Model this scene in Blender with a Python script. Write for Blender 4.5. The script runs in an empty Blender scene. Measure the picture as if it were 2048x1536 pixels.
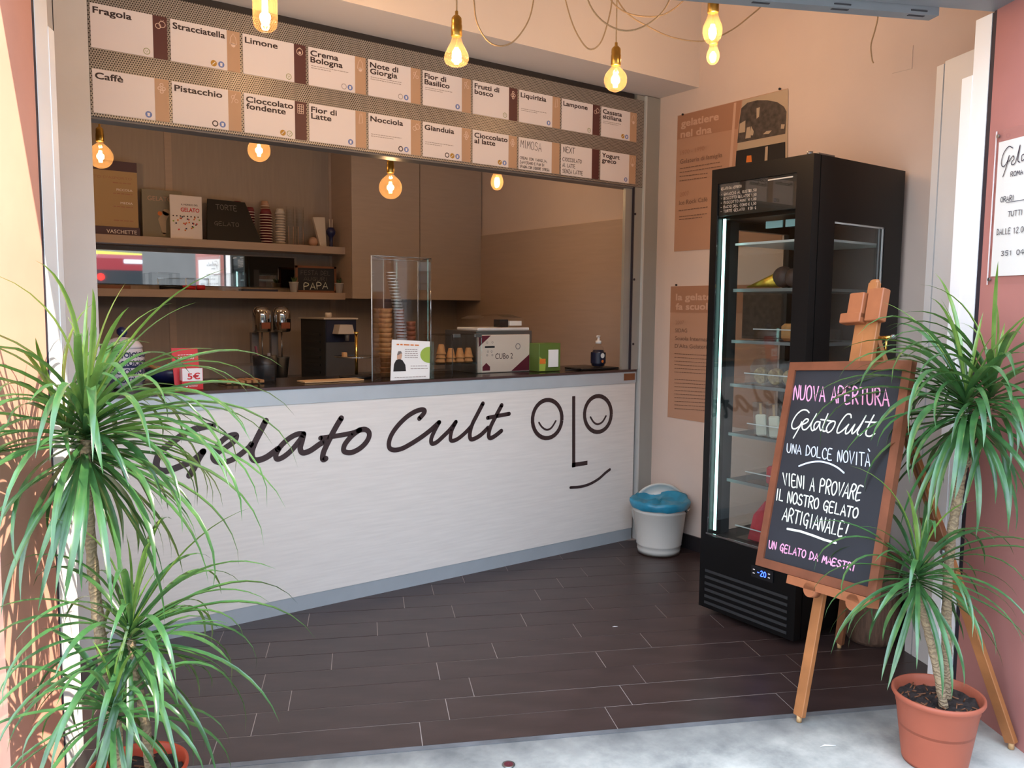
import bpy, math, random
from mathutils import Vector, Matrix
R = random.Random(7)
S = bpy.context.scene
COL = S.collection
pi = math.pi

# ---------------------------------------------------------------- camera
H = 1.40
F_PX = 1625.656
YAW, PIT, ROL = math.radians(35.78138343), math.radians(5.31191964), math.radians(.52266374)
FW = Vector((math.sin(YAW)*math.cos(PIT), math.cos(YAW)*math.cos(PIT), -math.sin(PIT)))
_r = Vector((math.cos(YAW), -math.sin(YAW), 0)); _u = _r.cross(FW)
RT = _r*math.cos(ROL) + _u*math.sin(ROL); UP = -_r*math.sin(ROL) + _u*math.cos(ROL)
EYE = Vector((0, 0, H))
cam_d = bpy.data.cameras.new('camera'); cam = bpy.data.objects.new('camera', cam_d); COL.objects.link(cam)
cam_d.sensor_fit = 'HORIZONTAL'; cam_d.sensor_width = 36; cam_d.lens = 36*F_PX/2048
cam_d.clip_start = .05; cam_d.clip_end = 200
cam.matrix_world = Matrix(((RT.x, UP.x, -FW.x, 0), (RT.y, UP.y, -FW.y, 0), (RT.z, UP.z, -FW.z, H), (0, 0, 0, 1)))
S.camera = cam

# ---------------------------------------------------------------- light and exposure
S.view_settings.view_transform = 'Standard'; S.view_settings.look = 'None'
S.view_settings.gamma = 1; S.view_settings.use_curve_mapping = False
S.view_settings.exposure = 0.62
SKY_STRENGTH = 3.6
SUN_ENERGY = 5.5
BULB_W = 4.7
wd = bpy.data.worlds.new('sky'); S.world = wd; wd.use_nodes = True
nt = wd.node_tree; nt.nodes.clear()
o_ = nt.nodes.new('ShaderNodeOutputWorld'); b_ = nt.nodes.new('ShaderNodeBackground')
tc = nt.nodes.new('ShaderNodeTexCoord'); sx = nt.nodes.new('ShaderNodeSeparateXYZ'); cr = nt.nodes.new('ShaderNodeValToRGB')
cr.color_ramp.elements[0].position = 0; cr.color_ramp.elements[0].color = (.90, .94, 1, 1)
cr.color_ramp.elements[1].position = .8; cr.color_ramp.elements[1].color = (.60, .77, 1, 1)
nt.links.new(tc.outputs['Generated'], sx.inputs[0]); nt.links.new(sx.outputs['Z'], cr.inputs[0])
nt.links.new(cr.outputs[0], b_.inputs[0]); b_.inputs[1].default_value = SKY_STRENGTH
nt.links.new(b_.outputs[0], o_.inputs[0])
A = math.radians(-25.4)
UV_U = Vector((math.cos(A), math.sin(A), 0)); UV_V = Vector((-math.sin(A), math.cos(A), 0))   # along / across the shop front
def W(u, v, z=0.0): return UV_U*u + UV_V*v + Vector((0, 0, z))
sd = bpy.data.lights.new('sun', 'SUN'); sun = bpy.data.objects.new('sun', sd); COL.objects.link(sun)
sd.energy = SUN_ENERGY; sd.angle = math.radians(.6); sd.color = (1, .87, .68)
sdir = (UV_U*-1 + UV_V*.35 + Vector((0, 0, -1))).normalized()
sun.rotation_euler = sdir.to_track_quat('-Z', 'Y').to_euler()
S.cycles.max_bounces = 10; S.cycles.transparent_max_bounces = 24; S.cycles.glossy_bounces = 5
S.cycles.sample_clamp_indirect = 4; S.cycles.caustics_reflective = False; S.cycles.caustics_refractive = False
S.cycles.use_denoising = True

# ---------------------------------------------------------------- helpers
def lin(c):
    c = c/255
    return c/12.92 if c <= .04045 else ((c+.055)/1.055)**2.4
def rgb(h):
    if isinstance(h, str):
        return tuple(lin(int(h[i:i+2], 16)) for i in (0, 2, 4))
    return h
MATS = {}
def mat(name, col, rough=.5, metal=0.0, var=0.0, scale=20.0, stretch=None, bump=0.0, spec=.5, emit=None, estr=0.0, alpha=1, sss=0, trans=0, col2=None):
    m = bpy.data.materials.new(name); m.use_nodes = True; n = m.node_tree.nodes; l = m.node_tree.links
    p = n['Principled BSDF']; c = rgb(col)
    p.inputs['Base Color'].default_value = (*c, 1); p.inputs['Roughness'].default_value = rough; p.inputs['Metallic'].default_value = metal
    p.inputs['Specular IOR Level'].default_value = spec
    if emit is not None:
        p.inputs['Emission Color'].default_value = (*rgb(emit), 1); p.inputs['Emission Strength'].default_value = estr
    if alpha < 1: p.inputs['Alpha'].default_value = alpha
    if trans: p.inputs['Transmission Weight'].default_value = trans
    if var or bump or col2:
        t = n.new('ShaderNodeTexCoord'); mp = n.new('ShaderNodeMapping'); nz = n.new('ShaderNodeTexNoise')
        nz.inputs['Scale'].default_value = scale; nz.inputs['Detail'].default_value = 6
        if stretch: mp.inputs['Scale'].default_value = stretch
        l.new(t.outputs['Object'], mp.inputs[0]); l.new(mp.outputs[0], nz.inputs['Vector'])
        if var or col2:
            r_ = n.new('ShaderNodeValToRGB')
            if col2: c1, c2 = c, rgb(col2)
            else: c1, c2 = tuple(x*(1-var) for x in c), tuple(min(1, x*(1+var)) for x in c)
            r_.color_ramp.elements[0].position = .3; r_.color_ramp.elements[0].color = (*c1, 1)
            r_.color_ramp.elements[1].position = .7; r_.color_ramp.elements[1].color = (*c2, 1)
            l.new(nz.outputs['Fac'], r_.inputs[0]); l.new(r_.outputs[0], p.inputs['Base Color'])
        if bump:
            b = n.new('ShaderNodeBump'); b.inputs['Strength'].default_value = bump; b.inputs['Distance'].default_value = .01
            l.new(nz.outputs['Fac'], b.inputs['Height']); l.new(b.outputs[0], p.inputs['Normal'])
    MATS[name] = m
    return m
def glass(name, tint=(1, 1, 1), gloss=.08, rough=.0, diffuse=0.0, dcol=(1, 1, 1)):
    m = bpy.data.materials.new(name); m.use_nodes = True; n = m.node_tree.nodes; l = m.node_tree.links; n.clear()
    o = n.new('ShaderNodeOutputMaterial'); t = n.new('ShaderNodeBsdfTransparent'); g = n.new('ShaderNodeBsdfGlossy')
    f = n.new('ShaderNodeLayerWeight'); pw = n.new('ShaderNodeMath'); pw.operation = 'POWER'; pw.inputs[1].default_value = 5; mx = n.new('ShaderNodeMixShader'); ma = n.new('ShaderNodeMath')
    ma.operation = 'MULTIPLY_ADD'; ma.inputs[1].default_value = .9; ma.inputs[2].default_value = gloss+.035; ma.use_clamp = True
    t.inputs[0].default_value = (*tint, 1); g.inputs['Roughness'].default_value = rough
    l.new(f.outputs['Facing'], pw.inputs[0]); l.new(pw.outputs[0], ma.inputs[0]); l.new(ma.outputs[0], mx.inputs[0]); l.new(t.outputs[0], mx.inputs[1]); l.new(g.outputs[0], mx.inputs[2])
    last = mx
    if diffuse:
        d = n.new('ShaderNodeBsdfTranslucent'); d.inputs[0].default_value = (*dcol, 1); m2 = n.new('ShaderNodeMixShader'); m2.inputs[0].default_value = diffuse
        l.new(last.outputs[0], m2.inputs[1]); l.new(d.outputs[0], m2.inputs[2]); last = m2
    l.new(last.outputs[0], o.inputs[0]); MATS[name] = m
    return m
def emis(name, col, s):
    m = bpy.data.materials.new(name); m.use_nodes = True; n = m.node_tree.nodes; n.clear()
    o = n.new('ShaderNodeOutputMaterial'); e = n.new('ShaderNodeEmission'); e.inputs[0].default_value = (*rgb(col), 1); e.inputs[1].default_value = s
    m.node_tree.links.new(e.outputs[0], o.inputs[0]); MATS[name] = m
    return m

WM = {}
def wm(o):
    if o is None: return Matrix.Identity(4)
    if o.name not in WM:
        WM[o.name] = wm(o.parent) @ o.matrix_basis
    return WM[o.name]
def tag(o, label=None, cat=None, group=None, kind=None):
    if label: o['label'] = label
    if cat: o['category'] = cat
    if group: o['group'] = group
    if kind: o['kind'] = kind
    return o
def thing(name, label, cat, loc=(0, 0, 0), rz=0.0, group=None):
    o = bpy.data.objects.new(name, None); COL.objects.link(o)
    o.location = loc; o.rotation_euler = (0, 0, rz); o.empty_display_size = .05
    return tag(o, label, cat, group)

class MB:
    """collects shapes, then links them as one mesh object; coordinates are world unless local=True"""
    def __init__(s): s.v = []; s.f = []; s.sm = []
    def add(s, vs, fs, smooth=False, m=None):
        k = len(s.v)
        for p in vs:
            p = Vector(p)
            s.v.append(m @ p if m else p)
        for f in fs: s.f.append([k+i for i in f]); s.sm.append(smooth)
        return s
    def box(s, a, b, m=None, bev=0.0):
        x0, y0, z0 = min(a[0], b[0]), min(a[1], b[1]), min(a[2], b[2]); x1, y1, z1 = max(a[0], b[0]), max(a[1], b[1]), max(a[2], b[2])
        if bev <= 0:
            vs = [(x0,y0,z0),(x1,y0,z0),(x1,y1,z0),(x0,y1,z0),(x0,y0,z1),(x1,y0,z1),(x1,y1,z1),(x0,y1,z1)]
            fs = [(3,2,1,0),(4,5,6,7),(0,1,5,4),(1,2,6,5),(2,3,7,6),(3,0,4,7)]
            return s.add(vs, fs, m=m)
        c = bev; ring = lambda i, z: [(x0+i+c,y0+i,z),(x1-i-c,y0+i,z),(x1-i,y0+i+c,z),(x1-i,y1-i-c,z),(x1-i-c,y1-i,z),(x0+i+c,y1-i,z),(x0+i,y1-i-c,z),(x0+i,y0+i+c,z)]
        vs = ring(c*.8, z0)+ring(0, z0+c)+ring(0, z1-c)+ring(c*.8, z1)
        fs = [tuple(range(7, -1, -1)), tuple(range(24, 32))]
        for k in range(3):
            for j in range(8): fs.append((k*8+j, k*8+(j+1) % 8, (k+1)*8+(j+1) % 8, (k+1)*8+j))
        return s.add(vs, fs, m=m)
    def fbox(s, o, ax, ay, az, a, b, bev=0.0):
        """box in a frame with origin o and axes ax, ay, az"""
        m = Matrix(((ax.x, ay.x, az.x, o.x), (ax.y, ay.y, az.y, o.y), (ax.z, ay.z, az.z, o.z), (0, 0, 0, 1)))
        return s.box(a, b, m=m, bev=bev)
    def lathe(s, prof, n=24, c=(0, 0, 0), m=None, smooth=True, axis=None, cap=True):
        vs = []; fs = []
        for r, z in prof:
            for j in range(n):
                a = 2*pi*j/n; vs.append((c[0]+r*math.cos(a), c[1]+r*math.sin(a), c[2]+z))
        for k in range(len(prof)-1):
            for j in range(n):
                fs.append((k*n+j, k*n+(j+1) % n, (k+1)*n+(j+1) % n, (k+1)*n+j))
        s.add(vs, fs, smooth, m)
        if cap:
            k = len(s.v)-len(vs)
            if prof[0][0] > 1e-4: s.f.append([k+j for j in range(n-1, -1, -1)]); s.sm.append(False)
            if prof[-1][0] > 1e-4: s.f.append([k+(len(prof)-1)*n+j for j in range(n)]); s.sm.append(False)
        return s
    def cyl(s, a, b, r, r2=None, n=16, smooth=True):
        a, b = Vector(a), Vector(b); d = b-a; q = d.to_track_quat('Z', 'Y').to_matrix().to_4x4(); q.translation = a
        return s.lathe([(r, 0), (r if r2 is None else r2, d.length)], n, m=q, smooth=smooth)
    def tube(s, pts, r, n=8, rr=None):
        pts = [Vector(p) for p in pts]; vs = []; fs = []; N = len(pts); prev = None
        for i, p in enumerate(pts):
            t = (pts[min(i+1, N-1)]-pts[max(i-1, 0)]).normalized()
            if prev is None: x = t.orthogonal().normalized()
            else:
                x = prev - t*prev.dot(t); x = x.normalized() if x.length > 1e-6 else t.orthogonal().normalized()
            prev = x; y = t.cross(x); q = rr[i] if rr else r
            for j in range(n):
                a = 2*pi*j/n; vs.append(p + x*math.cos(a)*q + y*math.sin(a)*q)
        for k in range(N-1):
            for j in range(n): fs.append((k*n+j, k*n+(j+1) % n, (k+1)*n+(j+1) % n, (k+1)*n+j))
        fs.append(tuple(range(n-1, -1, -1))); fs.append(tuple((N-1)*n+j for j in range(n)))
        return s.add(vs, fs, True)
    def sphere(s, c, r, n=16, sz=1.0, m=None):
        prof = [(max(1e-5, r*math.sin(pi*k/(n//2))), -r*sz*math.cos(pi*k/(n//2))) for k in range(n//2+1)]
        return s.lathe(prof, n, c, m, cap=False)
    def quad(s, a, b, c, d): return s.add([a, b, c, d], [(0, 1, 2, 3)])
    def poly(s, pts): return s.add(pts, [tuple(range(len(pts)))])
    def slab(s, pts, off):
        """extrude polygon pts by vector off"""
        n = len(pts); off = Vector(off); vs = [Vector(p) for p in pts]+[Vector(p)+off for p in pts]
        fs = [tuple(range(n-1, -1, -1)), tuple(range(n, 2*n))]+[(i, (i+1) % n, n+(i+1) % n, n+i) for i in range(n)]
        return s.add(vs, fs)
    def ribbon(s, pts, w, nrm, ws=None, cap=True):
        """flat pen stroke lying in the plane with normal nrm; round ends"""
        pts = [Vector(p) for p in pts]; nrm = Vector(nrm).normalized(); N = len(pts); L = []; Rr = []
        for i, p in enumerate(pts):
            t = (pts[min(i+1, N-1)]-pts[max(i-1, 0)]); t = t.normalized() if t.length > 1e-9 else Vector((1, 0, 0))
            x = nrm.cross(t).normalized(); q = (ws[i] if ws else w)/2
            L.append(p+x*q); Rr.append(p-x*q)
        vs = L+Rr; fs = [(i, N+i, N+i+1, i+1) for i in range(N-1)]
        s.add(vs, fs)
        if cap:
            for e, sg in ((0, -1), (N-1, 1)):
                q = (ws[e] if ws else w)/2; p = pts[e]
                x = (L[e]-p).normalized(); t = nrm.cross(x)
                s.poly([p + x*q*math.cos(a) + t*q*math.sin(a) for a in [2*pi*k/10 for k in range(10)]])
        return s
    def build(s, name, m, parent=None, local=False, label=None, kind=None):
        me = bpy.data.meshes.new(name)
        vs = s.v
        if parent is not None and not local:
            inv = wm(parent).inverted(); vs = [inv @ p for p in vs]
        me.from_pydata([tuple(p) for p in vs], [], s.f)
        me.polygons.foreach_set('use_smooth', s.sm)
        if isinstance(m, str): m = MATS[m]
        me.materials.append(m); me.validate(); me.update()
        o = bpy.data.objects.new(name, me); COL.objects.link(o)
        if parent is not None: o.parent = parent
        if label: o['label'] = label
        if kind: o['kind'] = kind
        return o
def struct(name, mb, m, label=None, parent=None):
    o = mb.build(name, m, parent)
    if parent is None: o['kind'] = 'structure'
    if label: o['label'] = label
    return o
def solo(mb, name, m, label, cat, group=None, kind=None):
    return tag(mb.build(name, m), label, cat, group, kind)
def dup(root, loc=None, rz=None, label=None):
    r = root.copy(); COL.objects.link(r)
    if loc is not None: r.location = loc
    if rz is not None: r.rotation_euler[2] = rz
    if label: r['label'] = label
    def kids(src, dst):
        for ch in list(src.children):
            c = ch.copy(); COL.objects.link(c); c.parent = dst; kids(ch, c)
    kids(root, r)
    return r

def ray(x, y): return RT*((x-1024)/F_PX) - UP*((y-768)/F_PX) + FW
def P(x, y, ax, val):
    d = ray(x, y); i = 'XYZ'.index(ax); return EYE + d*((val-EYE[i])/d[i])
def PP(x, y, o, n):
    d = ray(x, y); return EYE + d*((Vector(o)-EYE).dot(n)/d.dot(n))
def D(x, y, dep): return EYE + ray(x, y)*dep
def depth(p): return (Vector(p)-EYE).dot(FW)
def smoothline(pts, n=5):
    """Catmull-Rom through the points"""
    pts = [Vector(p) for p in pts]; out = []
    for i in range(len(pts)-1):
        p0, p1, p2, p3 = pts[max(i-1, 0)], pts[i], pts[i+1], pts[min(i+2, len(pts)-1)]
        for k in range(n):
            t = k/n
            out.append(.5*((2*p1)+(p2-p0)*t+(2*p0-5*p1+4*p2-p3)*t*t+(3*p1-p0-3*p2+p3)*t*t*t))
    out.append(pts[-1]); return out

_tx = {}
def text2d(s, bold):
    k = (s, bold)
    if k not in _tx:
        cu = bpy.data.curves.new('lettering', 'FONT'); cu.body = s; cu.size = 1; cu.resolution_u = 3; cu.offset = bold
        ob = bpy.data.objects.new('lettering', cu); me = ob.to_mesh()
        vs = [v.co.copy() for v in me.vertices]; fs = [tuple(p.vertices) for p in me.polygons]
        ob.to_mesh_clear(); bpy.data.objects.remove(ob); bpy.data.curves.remove(cu)
        _tx[k] = (vs, fs)
    return _tx[k]
CAPH = .729
def txt(mb, s, a, b, up, capm, bold=0.0, lift=(0, 0, 0), maxs=None):
    """printed text from baseline point a to b (world), cap height capm metres; bold by doubling the strokes sideways"""
    if bold:
        d_ = (Vector(b)-Vector(a)).normalized(); u_ = Vector(up); n_ = d_.cross(u_); h_ = capm*bold
        for k_, (p_, q_) in enumerate(((-1, -.8), (1, -.8), (-1, .8), (1, .8), (0, 0))):
            o_ = d_*(p_*h_)+u_*(q_*h_)+n_*(k_*.00007); txt(mb, s, Vector(a)+o_, Vector(b)+o_, up, capm, 0, lift)
        return mb
    vs, fs = text2d(s, 0.0); a, b, up, lift = Vector(a), Vector(b), Vector(up), Vector(lift)
    if not vs: return mb
    x0 = min(v.x for v in vs); x1 = max(v.x for v in vs); k = (b-a).length/(x1-x0); d = (b-a).normalized(); q = capm/CAPH
    return mb.add([a + d*((v.x-x0)*k) + up*(v.y*q) + lift for v in vs], fs)

# handwriting capitals on a 4 x 6 grid
SF = {
 'A': [[(0,0),(2,6),(4,0)],[(.8,2),(3.3,2)]], 'B': [[(0,0),(0,6),(2.6,6),(3.4,4.8),(2.4,3.3),(0,3.2)],[(2.4,3.3),(3.8,1.8),(2.6,0),(0,0)]],
 'C': [[(3.8,5),(2.6,6),(1,5.4),(0,3),(.8,.7),(2.4,0),(3.8,.8)]], 'D': [[(.3,0),(.3,6),(2.4,5.4),(3.8,3),(2.5,.7),(-.2,0)]],
 'E': [[(3.4,6),(.3,5.9),(.2,0),(3.5,.1)],[(.3,3),(2.8,3.1)]], 'F': [[(3.4,6),(.3,5.9),(.2,0)],[(.3,3),(2.8,3.1)]],
 'G': [[(3.6,5.2),(2.4,6),(.8,5.2),(0,3),(.8,.8),(2.4,.6),(3.4,2.6),(2,2.8)],[(3.4,2.6),(3.2,-.8)]], 'H': [[(0,0),(0,6)],[(3.6,0),(3.6,6)],[(0,3),(3.6,3)]],
 'I': [[(1,0),(1,6)]], 'L': [[(.3,6),(.3,0),(3.4,.1)]], 'M': [[(0,0),(.6,6),(2,2),(3.6,6),(4,0)]], 'N': [[(0,0),(.3,6),(3.3,0),(3.7,6)]],
 'O': [[(2,6),(.5,5),(0,3),(.7,.7),(2,0),(3.4,.9),(3.9,3),(3.2,5.3),(2,6)]], 'P': [[(.3,0),(.3,6),(2.8,6),(3.7,4.6),(2.6,3.2),(.3,3)]],
 'R': [[(.3,0),(.3,6),(2.8,6),(3.6,4.7),(2.4,3.3),(.4,3)],[(1.6,3.1),(3.8,0)]], 'S': [[(3.6,5.2),(2.2,6),(.6,5),(1,3.6),(3,2.6),(3.5,1.1),(1.8,0),(0,.8)]],
 'T': [[(0,6),(4,6)],[(2,6),(2,0)]], 'U': [[(0,6),(.2,1.2),(1.7,0),(3.3,1.2),(3.7,6)]], 'V': [[(0,6),(1.9,0),(3.9,6)]], 'X': [[(0,0),(3.8,6)],[(0,6),(3.8,0)]],
 'Z': [[(0,6),(3.6,6),(0,0),(3.8,0)]], 'Q': [[(2,6),(.5,5),(0,3),(.7,.7),(2,0),(3.4,.9),(3.9,3),(3.2,5.3),(2,6)],[(2.4,1.4),(4,-.4)]],
 '!': [[(1.4,6),(1,1.8)],[(.9,.3),(1,0)]], '\u00c0': [[(0,0),(2,6),(4,0)],[(.8,2),(3.3,2)],[(2.2,8),(3.4,7.2)]], ',': [[(1,.4),(.6,-1)]], '.': [[(1,.2),(1.1,0)]],
 '-': [[(.6,3),(2.8,3)]], "'": [[(1,6.2),(.8,4.8)]], '0': [[(2,6),(.4,4.6),(.4,1.4),(2,0),(3.4,1.4),(3.4,4.6),(2,6)]], '1': [[(.6,4.6),(1.8,6),(1.8,0)]],
 '2': [[(.3,5),(1.8,6),(3.2,4.6),(0,0),(3.6,.1)]], '3': [[(.3,5.4),(2,6),(3.2,4.8),(1.4,3.2),(3.4,1.6),(2,0),(.2,.6)]], '5': [[(3.4,6),(.6,6),(.4,3.4),(2.6,3.6),(3.5,1.8),(2,0),(.2,.5)]],
 '4': [[(2.4,0),(2.6,6),(0,2),(3.8,2)]], '\u20ac': [[(3.8,5.2),(2.4,6),(1,4.8),(.8,1.6),(2.2,0),(3.8,.7)],[(0,3.6),(3,3.6)],[(0,2.5),(2.8,2.5)]],
 '9': [[(3.2,4.4),(1.6,6),(.2,4.4),(1.6,3),(3.2,4.4),(2.8,0)]],
}
NARROW = {'I': 2.2, '!': 2.4, ',': 1.8, '.': 1.8, "'": 1.8, ' ': 2.6}
def hand(mb, s, tl, tr, br, bl, w, nrm, rnd=None, jit=.18):
    """hand lettering filling the quad tl tr br bl (world points)"""
    rnd = rnd or R; tot = sum(NARROW.get(c, 4.0)+1.0 for c in s)-1.0; x = 0
    tl, tr, br, bl = map(Vector, (tl, tr, br, bl))
    for c in s:
        for st in SF.get(c, []):
            pts = []
            for (a, b) in st:
                u = (x+a+rnd.uniform(-jit, jit))/tot; v = (b+rnd.uniform(-jit, jit))/6
                pts.append((bl*(1-v)+tl*v)*(1-u) + (br*(1-v)+tr*v)*u)
            if len(pts) > 3: pts = smoothline(pts, 3)
            mb.ribbon(pts, w, nrm)
        x += NARROW.get(c, 4.0)+1.0
    return mb
def dashes(mb, a, b, up, h, rnd, lift=(0, 0, 0)):
    """illegible small print: a run of short word-like bars"""
    a, b = Vector(a), Vector(b); L = (b-a).length; d = (b-a).normalized(); x = 0; up = Vector(up); lift = Vector(lift)
    while x < L-h:
        w_ = min(L-x, h*rnd.uniform(2, 6)); p = a+d*x+lift
        mb.quad(p, p+d*w_, p+d*w_+up*h, p+up*h); x += w_+h*.9
    return mb
def disc(mb, c, r, ux, uy, n=18, r0=0.0):
    c, ux, uy = Vector(c), Vector(ux), Vector(uy)
    o = [c+ux*math.cos(2*pi*k/n)*r+uy*math.sin(2*pi*k/n)*r for k in range(n)]
    if r0 <= 0: return mb.poly(o)
    i = [c+ux*math.cos(2*pi*k/n)*r0+uy*math.sin(2*pi*k/n)*r0 for k in range(n)]
    return mb.add(o+i, [(k, (k+1) % n, n+(k+1) % n, n+k) for k in range(n)])

X_, Y_, Z_ = Vector((1, 0, 0)), Vector((0, 1, 0)), Vector((0, 0, 1))

# ---------------------------------------------------------------- materials
mat('plaster_warm', 'd9c6ba', .75, var=.03, scale=3, bump=.05)
mat('plaster_ceiling', 'e0d5cc', .8, var=.02, scale=3)
mat('laminate_taupe', 'b9a494', .5, var=.04, scale=4, stretch=(1, 1, 12))
mat('laminate_wall', 'a8998c', .5, var=.05, scale=4, stretch=(14, 1, 1))
mat('cabinet_door', 'b5a598', .45, var=.04, scale=5, stretch=(1, 1, 10))
mat('counter_wood', 'e4ded8', .42, var=.05, scale=5, stretch=(1, 1, 16), bump=.02)
mat('aluminium', 'c0c8ce', .38, .25, var=.03, scale=10)
mat('grey_post', 'e0dedb', .45, 0.0, var=.02, scale=8)
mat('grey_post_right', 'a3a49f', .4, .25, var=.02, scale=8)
mat('aluminium_kick', 'b0b8be', .38, .2, var=.03, scale=10)
mat('dark_edge', '4a3634', .4)
mat('dark_worktop', '1f1b1a', .22)
mat('black_rubber', '2b2530', .6)
mat('brown_vinyl', '3a2a2b', .4)
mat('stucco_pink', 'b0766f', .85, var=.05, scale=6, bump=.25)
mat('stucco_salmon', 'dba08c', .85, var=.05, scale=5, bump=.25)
mat('stone_rough', '9a948c', .9, var=.25, scale=14, bump=.6)
mat('white_paint', 'f7f8fa', .4, var=.01, scale=6)
mat('panel_grey', 'cfccca', .4, var=.02, scale=4)
mat('lintel_grey', '8f959a', .5, .2, var=.06, scale=9)
mat('tile_brown', '3a2c2a', .36, var=.28, scale=5, bump=.05, stretch=(1, 2.5, 1), spec=.55)
mat('grout', 'aa9c94', .8)
mat('skirting', '262224', .5)
mat('card_white', 'eee6e6', .45)
mat('card_tan', 'c4a082', .5)
mat('card_brown', '5a3232', .45)
mat('ink_dark', '352626', .5)
mat('ink_soft', '7a5c4c', .6)
mat('ink_grey', '9d8f8c', .6)
mat('icon_pale', 'e6cdbd', .5)
mat('icon_green', '90995a', .5)
mat('icon_blue', '6d84c4', .5)
mat('icon_gold', 'bb8d35', .5)
mat('icon_white', 'f2ecec', .5)
mat('brass', 'b8954c', .28, .9, var=.1, scale=60)
mat('brass_bright', 'd9b25a', .2, 1)
mat('cord_beige', 'a58a68', .8, var=.2, scale=300)
emis('filament', 'ffd488', 26)
glass('amber_glass', (1.0, .86, .66), .02, diffuse=.035, dcol=(1, .62, .28))
glass('clear_glass', (.98, .985, .985), .0)
glass('acrylic', (.975, .98, .98), .0)
glass('acrylic_edge', (.75, .78, .78), .25)
glass('fridge_glass', (.90, .93, .93), .03)
glass('bag_plastic', (.93, .93, .93), .12, rough=.15)
mat('mirror', 'e8ecec', .02, 1)
mat('chrome', 'c9c9c9', .08, 1)
mat('steel', '8f8f8f', .3, .9)
mat('fridge_black', '0a0a0b', .35, spec=.3)
mat('fridge_dark', '2c2d2f', .5)
mat('shelf_grey', '7a7c7c', .4, .3)
mat('rail_white', 'd8dcdc', .3, .3)
emis('led_strip', 'b4f0e6', 4)
emis('display_blue', '2f4cff', 6)
emis('tube_light', 'ffe2c0', 2.2)
mat('chalkboard', '24262d', .7, var=.22, scale=5, stretch=(1, 1, 1))
mat('wood_orange', '784630', .45, var=.22, scale=10, stretch=(1, 1, 1), bump=.03)
mat('wood_leg', 'a2683c', .5, var=.18, scale=12)
mat('wood_dark', '7e4f33', .55, var=.2, scale=10)
mat('wood_pale', 'c9a070', .55, var=.15, scale=12)
mat('bark_stump', '62493a', .85, var=.4, scale=14, stretch=(5, 5, .7), bump=.6)
mat('chalk_pink', 'f2a6cc', .9, var=.08, scale=250)
mat('chalk_white', 'eef5e6', .9, var=.08, scale=250)
mat('chalk_blue', 'd5def2', .9, var=.1, scale=250)
mat('terracotta', 'a5563f', .55, var=.06, scale=9)
mat('terracotta_red', 'c24a2e', .5, var=.06, scale=9)
mat('soil', '2f2522', 1, var=.6, scale=45, bump=1)
mat('bin_enamel', 'd3d1cb', .3, var=.02, scale=6)
mat('bin_bag', '2f8cae', .35, var=.2, scale=16, bump=.4)
mat('poster_tan', 'b98e74', .6, var=.02, scale=4)
mat('poster_head', 'a97b60', .6)
mat('poster_pale', 'cda58d', .6)
mat('photo_beige', 'b8a48c', .6)
mat('photo_dark', '37302b', .6, col2='5a5048', scale=40)
mat('photo_black', '1c1a19', .5)
mat('paper', 'f0f0ee', .6)
mat('red_card', 'd02c30', .45)
mat('green_pack', '5c7432', .5)
mat('lime', '9db84e', .45)
mat('orange_print', 'dd7a30', .5)
mat('plate_teal', '9fc3c4', .5)
mat('ceramic', 'dcd6dc', .25)
mat('cobalt', '1e2450', .3)
mat('cone_wafer', 'b27c48', .7, var=.15, scale=60)
mat('cup_brown', '8a4a2c', .6, var=.1, scale=30)
mat('cup_paper', 'd9cdbf', .6)
mat('cup_red', '7c2f34', .55)
mat('gold_foil', 'c9a13c', .35, .8, var=.15, scale=70)
mat('choc', '3c2620', .6, var=.2, scale=50)
mat('biscuit', 'd9bd84', .8, col2='8a6238', scale=60)
mat('lolly', 'eee8d2', .5)
mat('bag_red', 'b8303a', .4, var=.15, scale=40)
mat('black_plastic', '17171a', .35)
mat('grey_plastic', '78726f', .45)
mat('beige_plastic', 'cbbfb0', .45)
mat('white_plastic', 'e6e6e4', .35)
mat('burgundy', '5a1e2c', .4)
mat('navy_label', '1b2038', .35)
mat('leaf_cactus', '3c5230', .7)
mat('book_olive', '8d8676', .6)
mat('menu_tan', 'b3966c', .6)
mat('menu_plum', '4d3440', .5)
mat('floor_inner', '4a4440', .7)
mat('shutter_slot', '3c3c40', .7)
mat('street_asphalt', '6d6d6d', .9, var=.1, scale=8)
mat('facade_ochre', '5c5854', .9, var=.05, scale=2)
mat('arcade_dark', '3a3836', .9)
mat('yellow_paint', 'e0d030', .5)
mat('tail_light', 'e02020', .3, emit='ff2010', estr=2)
mat('bus_white', 'e8eaec', .4)
mat('window_dark', '2a2e30', .2)
mat('bus_red', '7c1a20', .4)
mat('wood_grain_block', '9c5e3c', .5, var=.12, scale=12)

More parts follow.
